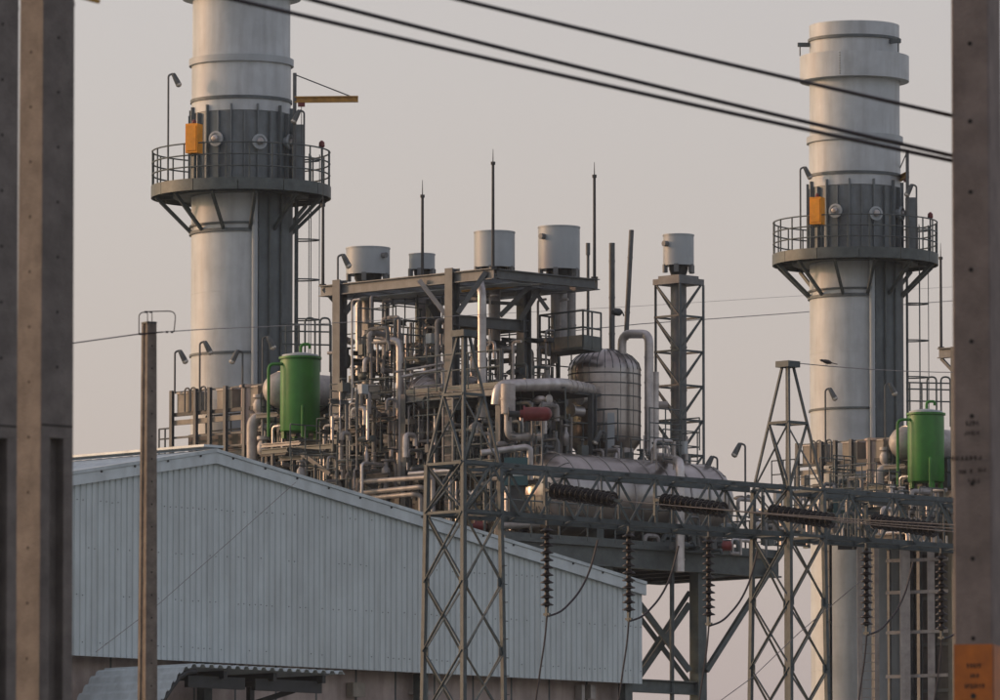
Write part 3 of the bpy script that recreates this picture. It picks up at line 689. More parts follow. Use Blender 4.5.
# ------------------------------------------------------------------ raised deck with drum and vessel
D0 = W(698, 562, 231); zD = D0.z
D0g = Vector((D0.x, D0.y, 0)); da = on_grid(505, D0g, U); db = on_grid(781, D0g, U)
dk = thing('raised_deck', 'teal-grey raised steel deck on a thick column under the steam drum', 'platform', D0g)
part('deck_plate', MB().obox((da + db) / 2 + V * 2.6 + Z * (zD + 0.36), (db - da) / 2, V * 2.6, Z * 0.04), M['steel'], dk)
part('front_girder', MB().ibeam(da + Z * zD + V * .1, db + Z * zD + V * .1, 0.3, 0.64, Z, 0.05), M['steel'], dk)
part('back_girder', MB().ibeam(da + Z * zD + V * 5.0, db + Z * zD + V * 5.0, 0.3, 0.64, Z, 0.05), M['steel'], dk)
part('side_girder', MB().ibeam(db + Z * zD + V * .2 - U * .1, db + Z * zD + V * 4.9 - U * .1, 0.3, 0.6, Z, 0.05), M['steel'], dk)
for i in range(9):
    p = da.lerp(db, (i + .5) / 9) + Z * zD; part('joist', MB().ibeam(p + V * .25, p + V * 4.85, 0.18, 0.5), M['dark'], dk)
cw = m(8.5, 231) * 1.0
part('column', MB().obox(on_grid(705.5, D0g, U) + Z * (zD - .32) / 2 + V * 0.3, U * cw * .72, V * cw * .72, Z * (zD - .32) / 2), M['steel'], dk)
o2 = on_grid(612, D0g, U)
part('column', MB().obox(o2 + Z * (zD - .32) / 2 + V * 0.3, U * cw * .7, V * cw * .7, Z * (zD - .32) / 2), M['steel'], dk)
part('column', MB().obox(D0g + Z * (zD - .32) / 2 + V * 4.9 - U * 1.5, U * .18, V * .18, Z * (zD - .32) / 2), M['steel'], dk)
for px, e in ((640, .3), (580, 4.9)):
    pass
Yb = 230.2
for x0, y0, x1, y1, w_, dY in ((612, 567, 689.5, 671, .17, .4), (612, 716, 689.5, 604, .17, .7), (612, 580, 689.5, 684, .13, 1.4), (612, 712, 689.5, 592, .12, 1.4)):
    part('brace', MB().bar(W(x0, y0, Yb + dY), W(x1, y1, Yb + .6 + dY), w_, w_), M['steel'], dk)
a, b_ = on_grid(600, D0g, U), D0g.copy(); z_ = W(690, 688, 231).z
part('tie_beam', MB().ibeam(a + Z * z_ + V * .3, b_ + Z * z_ + U * .16 + V * .3, 0.25, 0.4), M['steel'], dk)
part('brace', MB().bar(W(706, 671, 231.3), W(784, 548, 233.6), 0.15, 0.15), M['steel'], dk)
part('brace', MB().bar(W(702, 578, 231.3), W(748, 572, 233.0), 0.1, 0.1), M['steel'], dk)
part('grey_duct', MB().tube([W(672, 566, 230.6), W(672, 720, 230.6)], 0.07, 8), M['galv'], dk)
railing(dk, [da + Z * (zD + .4) + V * .1, db + Z * (zD + .4) + V * .1, db + Z * (zD + .4) + V * 4.9])
# steam drum
cd_ = da.lerp(db, 0.5) ; ca = on_grid(548, D0g + V * 1.7, U); cb = on_grid(702, D0g + V * 1.7, U)
zc = W(635, 500, (ca.y + cb.y) / 2).z; rdm = m(41, 234)
sdm = thing('steam_drum', 'large horizontal metal-clad steam drum lying on the raised deck', 'drum', Vector(((ca.x + cb.x) / 2, (ca.y + cb.y) / 2, zD + .4)))
L = (cb - ca).length
pr = [(0.02, -0.6)] + [(rdm * math.sin(R(x)), -0.6 * math.cos(R(x))) for x in (12, 25, 38, 52, 66, 80, 90)]
pr += [(rdm, L * .5), (rdm, L)] + [(rdm * math.cos(R(x)), L + 0.6 * math.sin(R(x))) for x in (14, 28, 42, 56, 70, 84)]
part('shell', MB().lathe(pr, ca + Z * zc, U, 48), M['vessel'], sdm)
for k in range(9): part('cladding_band', MB().lathe([(rdm, -.03), (rdm + .018, -.03), (rdm + .018, .03), (rdm, .03)], ca + U * (L * (k + .1) / 8.2) + Z * zc, U, 48), M['pipegrey'], sdm)
for sgn, oo in ((-1, ca), (1, cb)):                   # gore seams of the domed ends
    for k in range(16):
        a = 2 * math.pi * k / 16; e = V * math.cos(a) + Z * math.sin(a)
        part('gore_seam', MB().tube([oo + Z * zc + e * (rdm * math.sin(R(x)) + .004) + U * sgn * (0.6 * math.cos(R(x)) + .004) for x in (20, 40, 60, 75, 90)], 0.014, 5), M['frame'], sdm)
for q_ in (0.2, 0.8): part('saddle', MB().obox(ca.lerp(cb, q_) + Z * ((zc - rdm * .55 + zD + .4) / 2), U * 0.15, V * 0.9, Z * ((zc - rdm * .55 - zD - .4) / 2)), M['steel'], sdm)
for px, top, w_ in ((554, 430, 3), (561, 415, 3.4), (571, 417, 3.4)):
    p = W(px, 456, 232.6); part('vent_stub', MB().cyl(p - Z * .25, Vector((p.x, p.y, W(px, top, 232.6).z)), m(w_ / 2, 232), 8), M['pale'], sdm)
p = W(611, 455, 233.2); part('instrument_column', MB().box(p + Z * 0.55, 0.22, 0.2, 1.5, X, Vector((0, 1, 0))), M['silencer'], sdm)
part('instrument_cabinet', MB().box(W(607, 455, 233) - Z * .05, 0.4, 0.3, 0.5), M['tan'], sdm)
part('instrument_cabinet', MB().box(W(625, 454, 233.6), 0.4, 0.35, 0.36), M['pale'], sdm)
# vessel
vc = W(604.5, 400, 235.4); vr = m(36.5, 235.4); vb = Vector((vc.x, vc.y, 0)); zv1 = W(604, 371, 235.4).z; zv0 = W(604, 440, 235.4).z; hd_ = m(22, 235.4)
ve = thing('pressure_vessel', 'upright metal-clad pressure vessel with a ribbed domed top', 'vessel', Vector((vc.x, vc.y, zD + .4)))
pr = [(vr * .8, zD + .4), (vr * .8, zv0 - .35), (vr * .95, zv0 - .15), (vr, zv0)] + [(vr, zv0 + (zv1 - zv0) * k / 5) for k in range(1, 6)]
pr += [(vr * math.cos(R(x)), zv1 + hd_ * math.sin(R(x))) for x in (12, 24, 36, 48, 60, 72, 83)]
part('shell', MB().lathe(pr, vb, Z, 56), M['vessel'], ve)
for k, py in enumerate((372, 382, 395, 409, 423, 436)):
    part('cladding_band', MB().lathe([(vr, -.02), (vr + .014, -.02), (vr + .014, .02), (vr, .02)], vb + Z * W(604, py, 235.4 - vr).z, Z, 56), M['frame'], ve)
for k in range(28):
    a = 2 * math.pi * k / 28; d = Vector((math.cos(a), math.sin(a), 0))
    part('gore_seam', MB().tube([vb + d * (vr * math.cos(R(x)) + .006) + Z * (zv1 + hd_ * math.sin(R(x)) + .006) for x in (0, 20, 40, 60, 78)], 0.016, 5), M['frame'], ve)
    if k % 2: part('panel_seam', MB().bar(vb + d * (vr + .004) + Z * zv0, vb + d * (vr + .004) + Z * zv1, 0.018, 0.01, d), M['pipegrey'], ve)
for py, px in ((398, 584), (411, 575)):
    p = W(px, py, 234.0); part('manway', MB().lathe([(0.16, -.3), (0.16, .12), (0.22, .12), (0.22, .18), (0.1, .19)], p, Vector((-.75, -.66, 0)), 18), M['clad'], ve)

# ------------------------------------------------------------------ pipes (each one a thing)
def pipe(pts, dpx, label, mt='clad', bend=0.3, bands=0.8, seg=14, name='insulated_pipe', flange=()):
    P = [W(*p) for p in pts]; Y = pts[0][2]; org = P[0]
    o = thing(name, label, 'pipe', org)
    part('run', MB().tube(P, m(dpx / 2, Y), seg, bend, bands), M[mt], o)
    for i in flange:
        d = (P[min(i + 1, len(P) - 1)] - P[max(i - 1, 0)]).normalized()
        part('flange', MB().cyl(P[i] - d * .05, P[i] + d * .05, m(dpx / 2, Y) * 1.55, 14), M[mt], o)
    return o
pipe([(478, 276, 231.5), (482, 292, 230.6), (482, 420, 230.6)], 9, 'tall vertical lagged pipe below the near corner of the frame')
pipe([(376, 341, 233.2), (400, 341, 232.6), (400, 480, 232.6)], 8, 'long vertical lagged pipe bending left at its top, in front of the boiler', bend=0.25)
pipe([(359, 292, 236.9), (359, 400, 236.9)], 7, 'left of the paired vertical pipes under the wide silencer')
pipe([(366, 292, 237.4), (366, 400, 237.4)], 4, 'thin dark pipe between the vertical pipes under the wide silencer', 'beam')
pipe([(387, 292, 237.4), (387, 400, 237.4)], 5, 'slim vertical pipe right of the pipes under the wide silencer', 'beam')
big = pipe([(497, 405, 228.6), (499, 386, 228.6), (560, 384, 229.5), (590, 390, 233.6)], 13, 'thick lagged pipe arching over into the pressure vessel', bend=0.6, bands=0.7)
pipe([(508, 384, 228.2), (508, 414, 228.2)], 15, 'wide pale pipe stub hanging below the arching pipe', 'pale', 0, 0.5)
pipe([(508, 413, 228.2), (508, 437, 228.2), (541, 437, 229)], 8, 'pipe dropping below the wide stub and turning right', 'pale', 0.25)
pipe([(481, 453, 226.6), (526, 447, 226.8), (530, 449, 226.8), (530, 480, 226.8)], 6.5, 'bright sunlit pipe turning down beside the steam drum', 'clad', 0.2, 0.6)
pipe([(409, 474, 229), (452, 470.5, 228.2)], 4.5, 'short gleaming horizontal pipe above the shed roof', 'clad', 0, 0)
pipe([(360, 482, 232), (430, 477, 229), (433, 479, 229), (433, 530, 229)], 5, 'topmost of three bent pipes dropping behind the shed roof', 'pipegrey', 0.3, 0)
pipe([(360, 493, 232), (420, 487, 229.4), (427, 489, 229.4), (427, 530, 229.4)], 5, 'middle of three bent pipes dropping behind the shed roof', 'pipegrey', 0.3, 0)
pipe([(360, 499, 232), (414, 494, 229.8), (421, 496, 229.8), (421, 530, 229.8)], 5, 'lowest of three bent pipes dropping behind the shed roof', 'pipegrey', 0.3, 0)
pipe([(622, 358, 235.0), (622, 334, 235.0), (646, 334, 234.6), (649, 340, 234.4), (649, 456, 234.4), (672, 459, 231.0), (680, 462, 229.7), (680, 572, 229.5)], 9, 'swan-neck pipe rising from the vessel and dropping to the deck', 'clad', 0.32, 0.75)
pipe([(655, 372, 235.6), (655, 470, 235.6)], 8, 'vertical pipe hugging the right side of the swan-neck pipe', 'clad', 0, 0.75)
pipe([(486, 349, 233.6), (525, 349.5, 234.2), (530, 352, 234.2), (530, 392, 234.2)], 8, 'horizontal pipe bending down behind the frame columns', 'clad', 0.3)
pipe([(474, 345, 234.6), (474, 400, 234.6)], 8, 'short vertical pipe left of the tall pipe below the frame', 'clad', 0, .6)
pipe([(402, 377, 231.8), (436, 370, 231.8), (443, 368, 231.8), (443, 395, 231.8)], 3.5, 'thin lit pipe above the small drum', 'clad', 0.2, 0)
pipe([(395, 372, 232.2), (440, 364, 232.2), (445, 363, 232.2), (445, 392, 232.2)], 2.5, 'thin upper pipe over the small drum', 'pale', 0.2, 0)
pipe([(612, 243, 236.2), (612, 352, 236.2)], 6, 'bare vent pipe standing left of two above the vessel', 'frame', 0, 1.0)
pipe([(631.5, 230, 236.4), (626, 340, 236.4)], 5, 'slightly leaning vent pipe standing right of two above the vessel', 'frame', 0, 1.4)
pipe([(588, 254, 236.0), (588, 345, 236.0)], 3, 'thin vent pipe with a swollen head behind the guard rails', 'frame', 0, 0)
pipe([(588, 243, 236.0), (588, 255, 236.0)], 4.5, 'swollen head of the thin vent pipe', 'frame', 0, 0)
pipe([(341, 418, 233.6), (341, 470, 233.6)], 5, 'left of two stubby tan posts before the boiler', 'pale', 0, 0)
pipe([(374, 414, 233.2), (374, 470, 233.2)], 5, 'right of two stubby tan posts before the boiler', 'pale', 0, 0)
pipe([(389, 402, 233.0), (389, 450, 233.0)], 3, 'thin pale upright just left of the long vertical pipe', 'pale', 0, 0)
pipe([(405, 400, 232.8), (405, 450, 232.8)], 3, 'thin pale upright just right of the long vertical pipe', 'pale', 0, 0)
pipe([(328, 353, 235.4), (345, 352.5, 235), (345, 400, 235)], 3.5, 'thin lit pipe with square bend beside the left frame column', 'pale', 0.1, 0)
pipe([(332, 401, 234.6), (358, 399, 234.0)], 2.5, 'short pale horizontal pipe left of the cabinets', 'clad', 0, 0)
pipe([(440, 388, 230.9), (500, 391, 231)], 6, 'brown horizontal pipe crossing behind the left lattice tower', 'vessel', 0, 0.5)
pipe([(346, 340, 235.0), (352, 342, 235.6)], 7, 'stub pipe with lit end beside the left frame column', 'clad', 0, 0)
pipe([(508, 478, 227), (508, 520, 227)], 8, 'lit upright stub below the teal cabinet', 'clad', 0, 0.4)
pipe([(500, 526, 227.6), (540, 524, 227.6)], 7, 'lit horizontal pipe low beside the steam drum', 'clad', 0, 0.5)

# small drum and cabinets in front of the casing
c = W(434, 398, 232.9); rr = m(25, 233)
hd2 = thing('lagged_drum', 'small lagged drum with sunlit end left of the lattice tower', 'drum', Vector((c.x, c.y, c.z - rr - .2)))
pr = [(0.02, -1.0)] + [(rr * math.sin(R(x)), -0.95 * math.cos(R(x)) - .05) for x in (15, 30, 45, 60, 75, 90)] + [(rr, 1.0), (rr, 2.0), (rr * .3, 2.3)]
part('shell', MB().lathe(pr, c, U, 36), M['vessel'], hd2)
for q_ in (0, .5, 1.0, 1.5): part('cladding_band', MB().lathe([(rr, -.025), (rr + .018, -.025), (rr + .018, .025), (rr, .025)], c + U * q_, U, 36), M['clad'], hd2)
for k in range(14):
    a = 2 * math.pi * k / 14; e = V * math.cos(a) + Z * math.sin(a)
    part('gore_seam', MB().tube([c + e * (rr * math.sin(R(x)) + .004) - U * (0.95 * math.cos(R(x)) + .054) for x in (15, 35, 55, 75, 90)], 0.016, 5), M['clad'], hd2)
part('saddle', MB().obox(c - Z * (rr + .1) + U * .5, U * .8, V * .5, Z * .35), M['steel'], hd2)
for px0, px1, lab in ((356, 366, 'left'), (369, 380, 'right')):
    p = W((px0 + px1) / 2, 393, 232.6); o = thing('junction_cabinet', '%s of two tan cabinets on posts in front of the boiler' % lab, 'cabinet', W((px0 + px1) / 2, 450, 232.6), 'tan junction cabinets before the boiler')
    part('box', MB().box(p, m(px1 - px0, 232.6), 0.3, m(14, 232.6), X, Vector((0, 1, 0))), M['tan'], o)
    part('door', MB().box(p - Vector((0, .165, 0)), m(px1 - px0, 232.6) * .85, 0.02, m(12, 232.6), X, Vector((0, 1, 0))), M['tan'], o)
    part('hood', MB().box(p + Z * m(7.6, 232.6), m(px1 - px0, 232.6) * 1.12, 0.4, 0.03, X, Vector((0, 1, 0))), M['pale'], o)
    part('post', MB().bar(W((px0 + px1) / 2, 400, 232.6), W((px0 + px1) / 2, 452, 232.6), 0.07), M['frame'], o)
# red valves
def valve(px, py, Y, L, r, label, axis=X):
    c = W(px, py, Y); o = thing('valve', label, 'valve', c - Z * r); a = c - axis * L / 2
    part('body', MB().lathe([(r * .6, 0), (r * .6, L * .1), (r, L * .12), (r, L * .85), (r * .7, L * .95), (r * .2, L)], a, axis, 20), M['red'], o)
    part('flange', MB().lathe([(r * 1.2, L * .1), (r * 1.2, L * .16), (r * .5, L * .16)], a, axis, 20), M['red'], o)
    part('yoke', MB().cyl(a - axis * L * .35, a + axis * .02, r * .45, 12), M['dark'], o)
    part('handwheel', MB().lathe([(r * .9, -L * .38), (r * 1.0, -L * .36), (r * .9, -L * .34), (r * .2, -L * .36)], a, axis, 18), M['dark'], o)
    return o
valve(536, 414, 227.8, m(32, 228), m(7, 228), 'long dark red valve actuator below the arching pipe')
valve(727, 546, 229.6, m(11, 229), m(5, 229), 'small red horn-shaped valve at the front of the raised deck')
valve(480, 526, 227.4, m(14, 227), m(5, 227), 'small red valve low behind the left lattice tower')
# teal cabinets; bright window reflection painted as a pale blue plate
for px, py, Y, lab in ((516, 472, 226.2, 'teal cabinet with pale blue panel left of the steam drum'), (845, 506, 256.0, 'teal cabinet with pale blue panel at the farther stack foot')):
    p = W(px, py, Y); o = thing('teal_cabinet', lab, 'cabinet', p - Z * .6, 'teal cabinets'); y_ = Vector((0, 1, 0))
    part('box', MB().box(p, m(24, Y), 0.5, m(28, Y), X, y_), M['teal'], o)
    part('panel', MB().box(p - y_ * .26 + X * .02 - Z * .02, m(14, Y), 0.02, m(8, Y), X, y_), M['panel_blue'], o)
    part('stand', MB().box(p - Z * (m(14, Y) + .5), 0.5, 0.3, 1.0, X, y_), M['dark'], o)
# vessel-top platform
vp = thing('vessel_platform', 'small railed platform above the domed pressure vessel', 'platform', W(577, 352, 233.4))
a = W(540, 341, 234.3); b_ = W(583, 340.5, 232.7); cc = W(601, 341.5, 233.6)
zp = W(580, 349, 233.2).z
a.z = b_.z = cc.z = zp; dd = a + (cc - b_)
part('deck', MB().add([v + Z * .02 for v in (a, b_, cc, dd)] + [v - Z * .05 for v in (a, b_, cc, dd)], [(0, 1, 2, 3), (7, 6, 5, 4), (0, 4, 5, 1), (1, 5, 6, 2), (2, 6, 7, 3), (3, 7, 4, 0)]), M['steel'], vp)
part('toe_panel', MB().bar(a + Z * .22, b_ + Z * .22, .03, .36), M['tan'], vp); part('toe_panel', MB().bar(b_ + Z * .22, cc + Z * .22, .03, .36), M['steel'], vp)
railing(vp, [dd, a, b_, cc], 1.15, 'steel', 0.032, 0.7)
for q_ in (dd,): part('support', MB().bar(q_ - Z * .05, Vector((q_.x, q_.y, zD + .4)), 0.1), M['steel'], vp)
part('fitting', MB().lathe([(.05, -.2), (.12, -.1), (.12, .1), (.05, .2)], W(617, 312, 233.8), U, 10), M['dark'], vp)
part('fitting', MB().tube([W(612, 314, 233.8), W(622, 311, 233.8), W(624, 316, 233.8)], .03, 6), M['dark'], vp)

# ------------------------------------------------------------------ process clutter on galleries
def skid(name, label, cat, x0, x1, y0, y1, Y0, Y1, seed, n=26):
    rnd = random.Random(seed); o = thing(name, label, cat, W((x0 + x1) / 2, y1, (Y0 + Y1) / 2))
    n = int(n * 1.9)
    for i in range(n):
        px, py, Y = rnd.uniform(x0, x1), rnd.uniform(y0, y1), rnd.uniform(Y0, Y1); k = rnd.random(); p = W(px, py, Y); low = p.z - W(px, y1, Y).z
        mt = rnd.choice(['clad', 'pipegrey', 'frame', 'beam', 'steel', 'clad', 'galv', 'clad', 'steel', 'pipegrey', 'pipegrey'])
        if k < .24:
            d = rnd.choice([U, V]); L = rnd.uniform(.3, 1.0) * (1 if px < (x0 + x1) / 2 else -1); L = L if d is U else -L; q = p + d * L
            part('pipe', MB().tube([p - Z * min(low, rnd.uniform(.2, 1.0)), p, q, q - Z * min(low, rnd.uniform(.2, 1.0))], rnd.uniform(.03, .085), 8, .14, .45), M[mt], o)
        elif k < .50:
            part('upright_pipe', MB().tube([Vector((p.x, p.y, W(px, y1, Y).z)), p + Z * .1], rnd.uniform(.02, .055), 7, 0, .6), M[mt], o)
        elif k < .68:
            r = rnd.uniform(.06, .14); part('valve_body', MB().lathe([(r * .5, -.25), (r, -.12), (r * 1.1, 0), (r, .12), (r * .5, .2), (r * .5, .34), (r * 1.2, .36), (r * 1.2, .4), (.02, .42)], p, rnd.choice([Z, Z, U, -V]), 10), M[mt], o)
        elif k < .78:
            part('junction_box', MB().box(p, rnd.uniform(.12, .34), rnd.uniform(.12, .25), rnd.uniform(.15, .42)), M[rnd.choice(['tan', 'steel', 'steel', 'silencer', 'frame'])], o)
        elif k < .9:
            d = rnd.choice([U, V]); part('beam', MB().ibeam(p - d * rnd.uniform(.2, .7), p + d * rnd.uniform(.2, .7), .1, .14), M[rnd.choice(['frame', 'steel', 'dark'])], o)
        else:
            d = rnd.choice([U, V]); a = p - d * rnd.uniform(.4, .8); b_ = p + d * rnd.uniform(.4, .8)
            for z_ in (0, .45, .9): part('rail', MB().cyl(a + Z * z_, b_ + Z * z_, .022, 6), M['steel'], o)
            for t_ in (0, .5, 1): part('rail_post', MB().cyl(a.lerp(b_, t_) - Z * .1, a.lerp(b_, t_) + Z * .9, .022, 6), M['steel'], o)
    return o
skid('pipe_rack', 'crowded valves and pipes between green tank and long vertical pipe', 'pipework', 322, 398, 405, 468, 234, 239, 3, 34)
skid('pipe_rack', 'crowded valves and pipes behind the left lattice tower', 'pipework', 404, 500, 395, 470, 230, 236, 5, 48)
skid('pipe_rack', 'tangle of pipes in the upper middle of the steel frame', 'pipework', 345, 470, 352, 395, 235.5, 238.5, 9, 30)
skid('pipe_rack', 'low tangle of pipes just above the shed roof', 'pipework', 440, 560, 470, 535, 227, 233, 12, 40)
sk = skid('pipe_rack', 'valves and pipes at the foot of the left green tank', 'pipework', 255, 300, 412, 465, 238.5, 242, 15, 22)
second(sk, 'valves and pipes at the foot of the right green tank')
skid('pipe_rack', 'low pipes and valves along the foot of the farther stack', 'pipework', 795, 905, 478, 545, 254, 262, 19, 54)
skid('pipe_rack', 'pipes and valves under the green tank beside the concrete pole', 'pipework', 880, 952, 490, 545, 250, 257, 21, 34)
skid('pipe_rack', 'pipes behind the middle of the steel frame columns', 'pipework', 465, 560, 340, 400, 233, 236, 27, 34)
skid('pipe_rack', 'small pipes along the front of the raised deck', 'pipework', 560, 770, 515, 555, 229.5, 232, 31, 30)
skid('pipe_rack', 'dense small pipes low between green tank and lattice tower', 'pipework', 300, 430, 448, 500, 231.5, 235, 41, 50)
skid('pipe_rack', 'dense small pipes around the cabinets before the boiler', 'pipework', 330, 398, 385, 440, 231, 235, 43, 30)
skid('pipe_rack', 'thin pipes and rails in the upper bay of the steel frame', 'pipework', 352, 446, 318, 372, 232.5, 236.5, 45, 34)
skid('pipe_rack', 'thin pipes and rails between the frame and the pressure vessel', 'pipework', 462, 566, 400, 462, 228.5, 233, 47, 46)
skid('pipe_rack', 'fittings and small pipes on top of the steam drum', 'pipework', 575, 690, 438, 470, 230.5, 233, 49, 16)
skid('pipe_rack', 'pipes and rails between the right tower and farther stack', 'pipework', 735, 830, 486, 545, 240, 250, 51, 26)
pipe_list = ((352, 300, 400, 2.2), (371, 296, 400, 3), (383, 300, 396, 2.5), (394, 318, 470, 2), (412, 345, 400, 3), (437, 320, 392, 4.5), (444, 318, 392, 2.4), (466, 330, 402, 3), (490, 296, 345, 2.4),
             (498, 330, 400, 2.4), (513, 342, 400, 3), (519, 345, 440, 2.2), (538, 300, 396, 2.5), (546, 330, 440, 2.2), (560, 300, 350, 3), (470, 402, 470, 2.6), (452, 402, 470, 2.2), (428, 372, 470, 2.4), (418, 380, 470, 2.2), (364, 402, 470, 3), (350, 404, 470, 2.4))
riser = thing('riser_bank', 'many thin upright pipes spread through the middle of the boiler block', 'pipework', W(450, 470, 234))
for k, (px, y0, y1, d_) in enumerate(pipe_list):
    Y_ = 232.2 + (k * 1.37) % 3.4; a, b_ = W(px, y0, Y_), W(px, y1, Y_); e_ = (U if k % 2 else -V) * .35
    part('riser_pipe', MB().tube([b_, Vector((b_.x, b_.y, a.z)), Vector((b_.x, b_.y, a.z)) + e_], m(d_ / 2, Y_), 8, .12, .9), M[('clad', 'pipegrey', 'pale', 'beam')[k % 4]], riser)
for px, py, Y_ in ((397, 322, 235.4), (430, 321, 235.2), (476, 335, 232), (549, 340, 232.4)):
    part('handwheel_valve', MB().lathe([(.05, -.5), (.07, -.2), (.05, -.1), (.15, -.08), (.17, 0), (.15, .06), (.03, .08)], W(px, py, Y_), Z, 14), M['dark'], riser)
for py in (326, 333, 345): part('rail', MB().cyl(W(378, py - 1, 236.2), W(424, py + 3, 234.6), .03, 6), M['steel'], riser)
for px in (385, 396, 408, 420): part('rail_post', MB().cyl(W(px, 327, 235.4), W(px, 352, 235.4), .028, 6), M['steel'], riser)
rb = thing('pipe_bridge', 'long pale beams and trays low on the boiler just above the shed roof', 'pipework', W(350, 470, 236))
for py, px0, px1, mt, hh in ((446, 262, 300, 'pipegrey', .12), (452, 262, 340, 'steel', .16), (459, 280, 400, 'frame', .14), (467, 300, 440, 'steel', .12), (474, 320, 440, 'beam', .2), (484, 345, 440, 'frame', .16)):
    a = W(px0, py, 236.6); q = on_grid(px1, a, -V); part('beam', MB().ibeam(a, q, .12, hh), M[mt], rb)
for x0, y0, x1, y1 in ((345, 462, 372, 492), (352, 462, 380, 494), (300, 452, 330, 474)): part('stair_stringer', MB().bar(W(x0, y0, 232.8), W(x1, y1, 231.8), .06, .14), M['frame'], rb)
for px in (272, 292, 316, 338, 362, 386, 410, 432):
    q = on_grid(px, W(300, 459, 236.6), -V); part('post', MB().bar(Vector((q.x, q.y, zg1 - 4)), Vector((q.x, q.y, W(px, 446, q.y).z)), .09), M['frame'], rb)
for px, top, bot, Y_ in ((352, 404, 470, 231.8), (448, 392, 470, 230.0), (537, 402, 470, 228.4)):
    lo = thing('access_ladder', {352: 'narrow ladder left of the long vertical pipe', 448: 'narrow ladder behind the left lattice tower', 537: 'narrow ladder below the red valve actuator'}[px], 'ladder', W(px, bot, Y_), 'narrow access ladders')
    p = W(px, bot, Y_); ladder(lo, p, W(px, top, Y_).z - p.z, V, .42, 'beam', False)
# floor of the middle level that carries this pipework
mf = thing('middle_floor', 'dark steel floor level in the middle of the boiler structure', 'walkway', W(470, 470, 232))
for z_ in (W(470, 470, 232).z, W(500, 400, 234).z):
    a = on_grid(405, Vector((CO.x, CO.y, z_)) - U * .5, V); b_ = on_grid(500, Vector((CO.x, CO.y, z_)) - U * .5, V)
    part('deck', MB().obox((a + b_) / 2 + U * 2.2, (b_ - a) / 2, U * 2.2, Z * .04), M['dark'], mf)
    part('edge_beam', MB().ibeam(a - Z * .15, b_ - Z * .15, .14, .24), M['beam'], mf)
    railing(mf, [a, b_])
for q_ in (a, b_, b_ + U * 4): part('column', MB().ibeam(Vector((q_.x, q_.y, 0)), Vector((q_.x, q_.y, W(500, 400, 234).z)), .2, .2, U), M['frame'], mf)
for px, top, lean, lab in ((718, 458, -1, 'left of two floodlights at the right end of the raised deck'), (746, 445, -1, 'right of two floodlights at the right end of the raised deck')):
    p = on_grid(px, D0g + V * 1.2, U); p.z = zD + .4; floodlight(p, W(px, top, p.y).z - p.z, lab, lean)
p = W(606, 452, 231.8); floodlight(p - Z * 2.0, 2.6, 'small floodlight in front of the pressure vessel foot', -1)
p = W(655, 350, 234.4)

# ladder and pale columns low beside the farther stack
lt = thing('ladder_tower', 'pale vertical ladder beside the lower part of the farther stack', 'ladder', W(868, 720, 258))
p = W(868, 560, 258); p.z = 0; ladder(lt, p, W(868, 545, 258).z, X, m(14, 258), 'pale', False)
for q_ in (-1, 1): part('stringer_flange', MB().bar(p + X * q_ * m(8.5, 258), p + X * q_ * m(8.5, 258) + Z * W(868, 545, 258).z, 0.1, 0.16, X), M['pale'], lt)
for px, lab, w_ in ((905, 'pale column pair low beside the right concrete pole, left one', 10), (931, 'pale column low beside the right concrete pole, right one', 7)):
    p = W(px, 600, 256.5); p.z = 0; o = thing('steel_column', lab, 'column', p, 'pale columns beside the pole')
    part('shaft', MB().ibeam(p, p + Z * W(px, 540, 256.5).z, m(w_, 256.5), 0.25, Vector((0, 1, 0))), M['pale'], o)
    part('base_plate', MB().box(p + Z * .02, .6, .6, .04), M['frame'], o)
wl = thing('cross_bracing', 'pale horizontal rails tying the columns below the lattice beam', 'bracing', W(918, 720, 256))
for py in (560, 592, 632, 676): part('rail', MB().bar(W(886, py + 1, 256.9), W(948, py - 1, 256.2), .09, .11), M['pale'], wl)
part('riser', MB().bar(W(889, 548, 257), Vector((*W(889, 548, 257).xy, 0)), .1), M['frame'], wl)

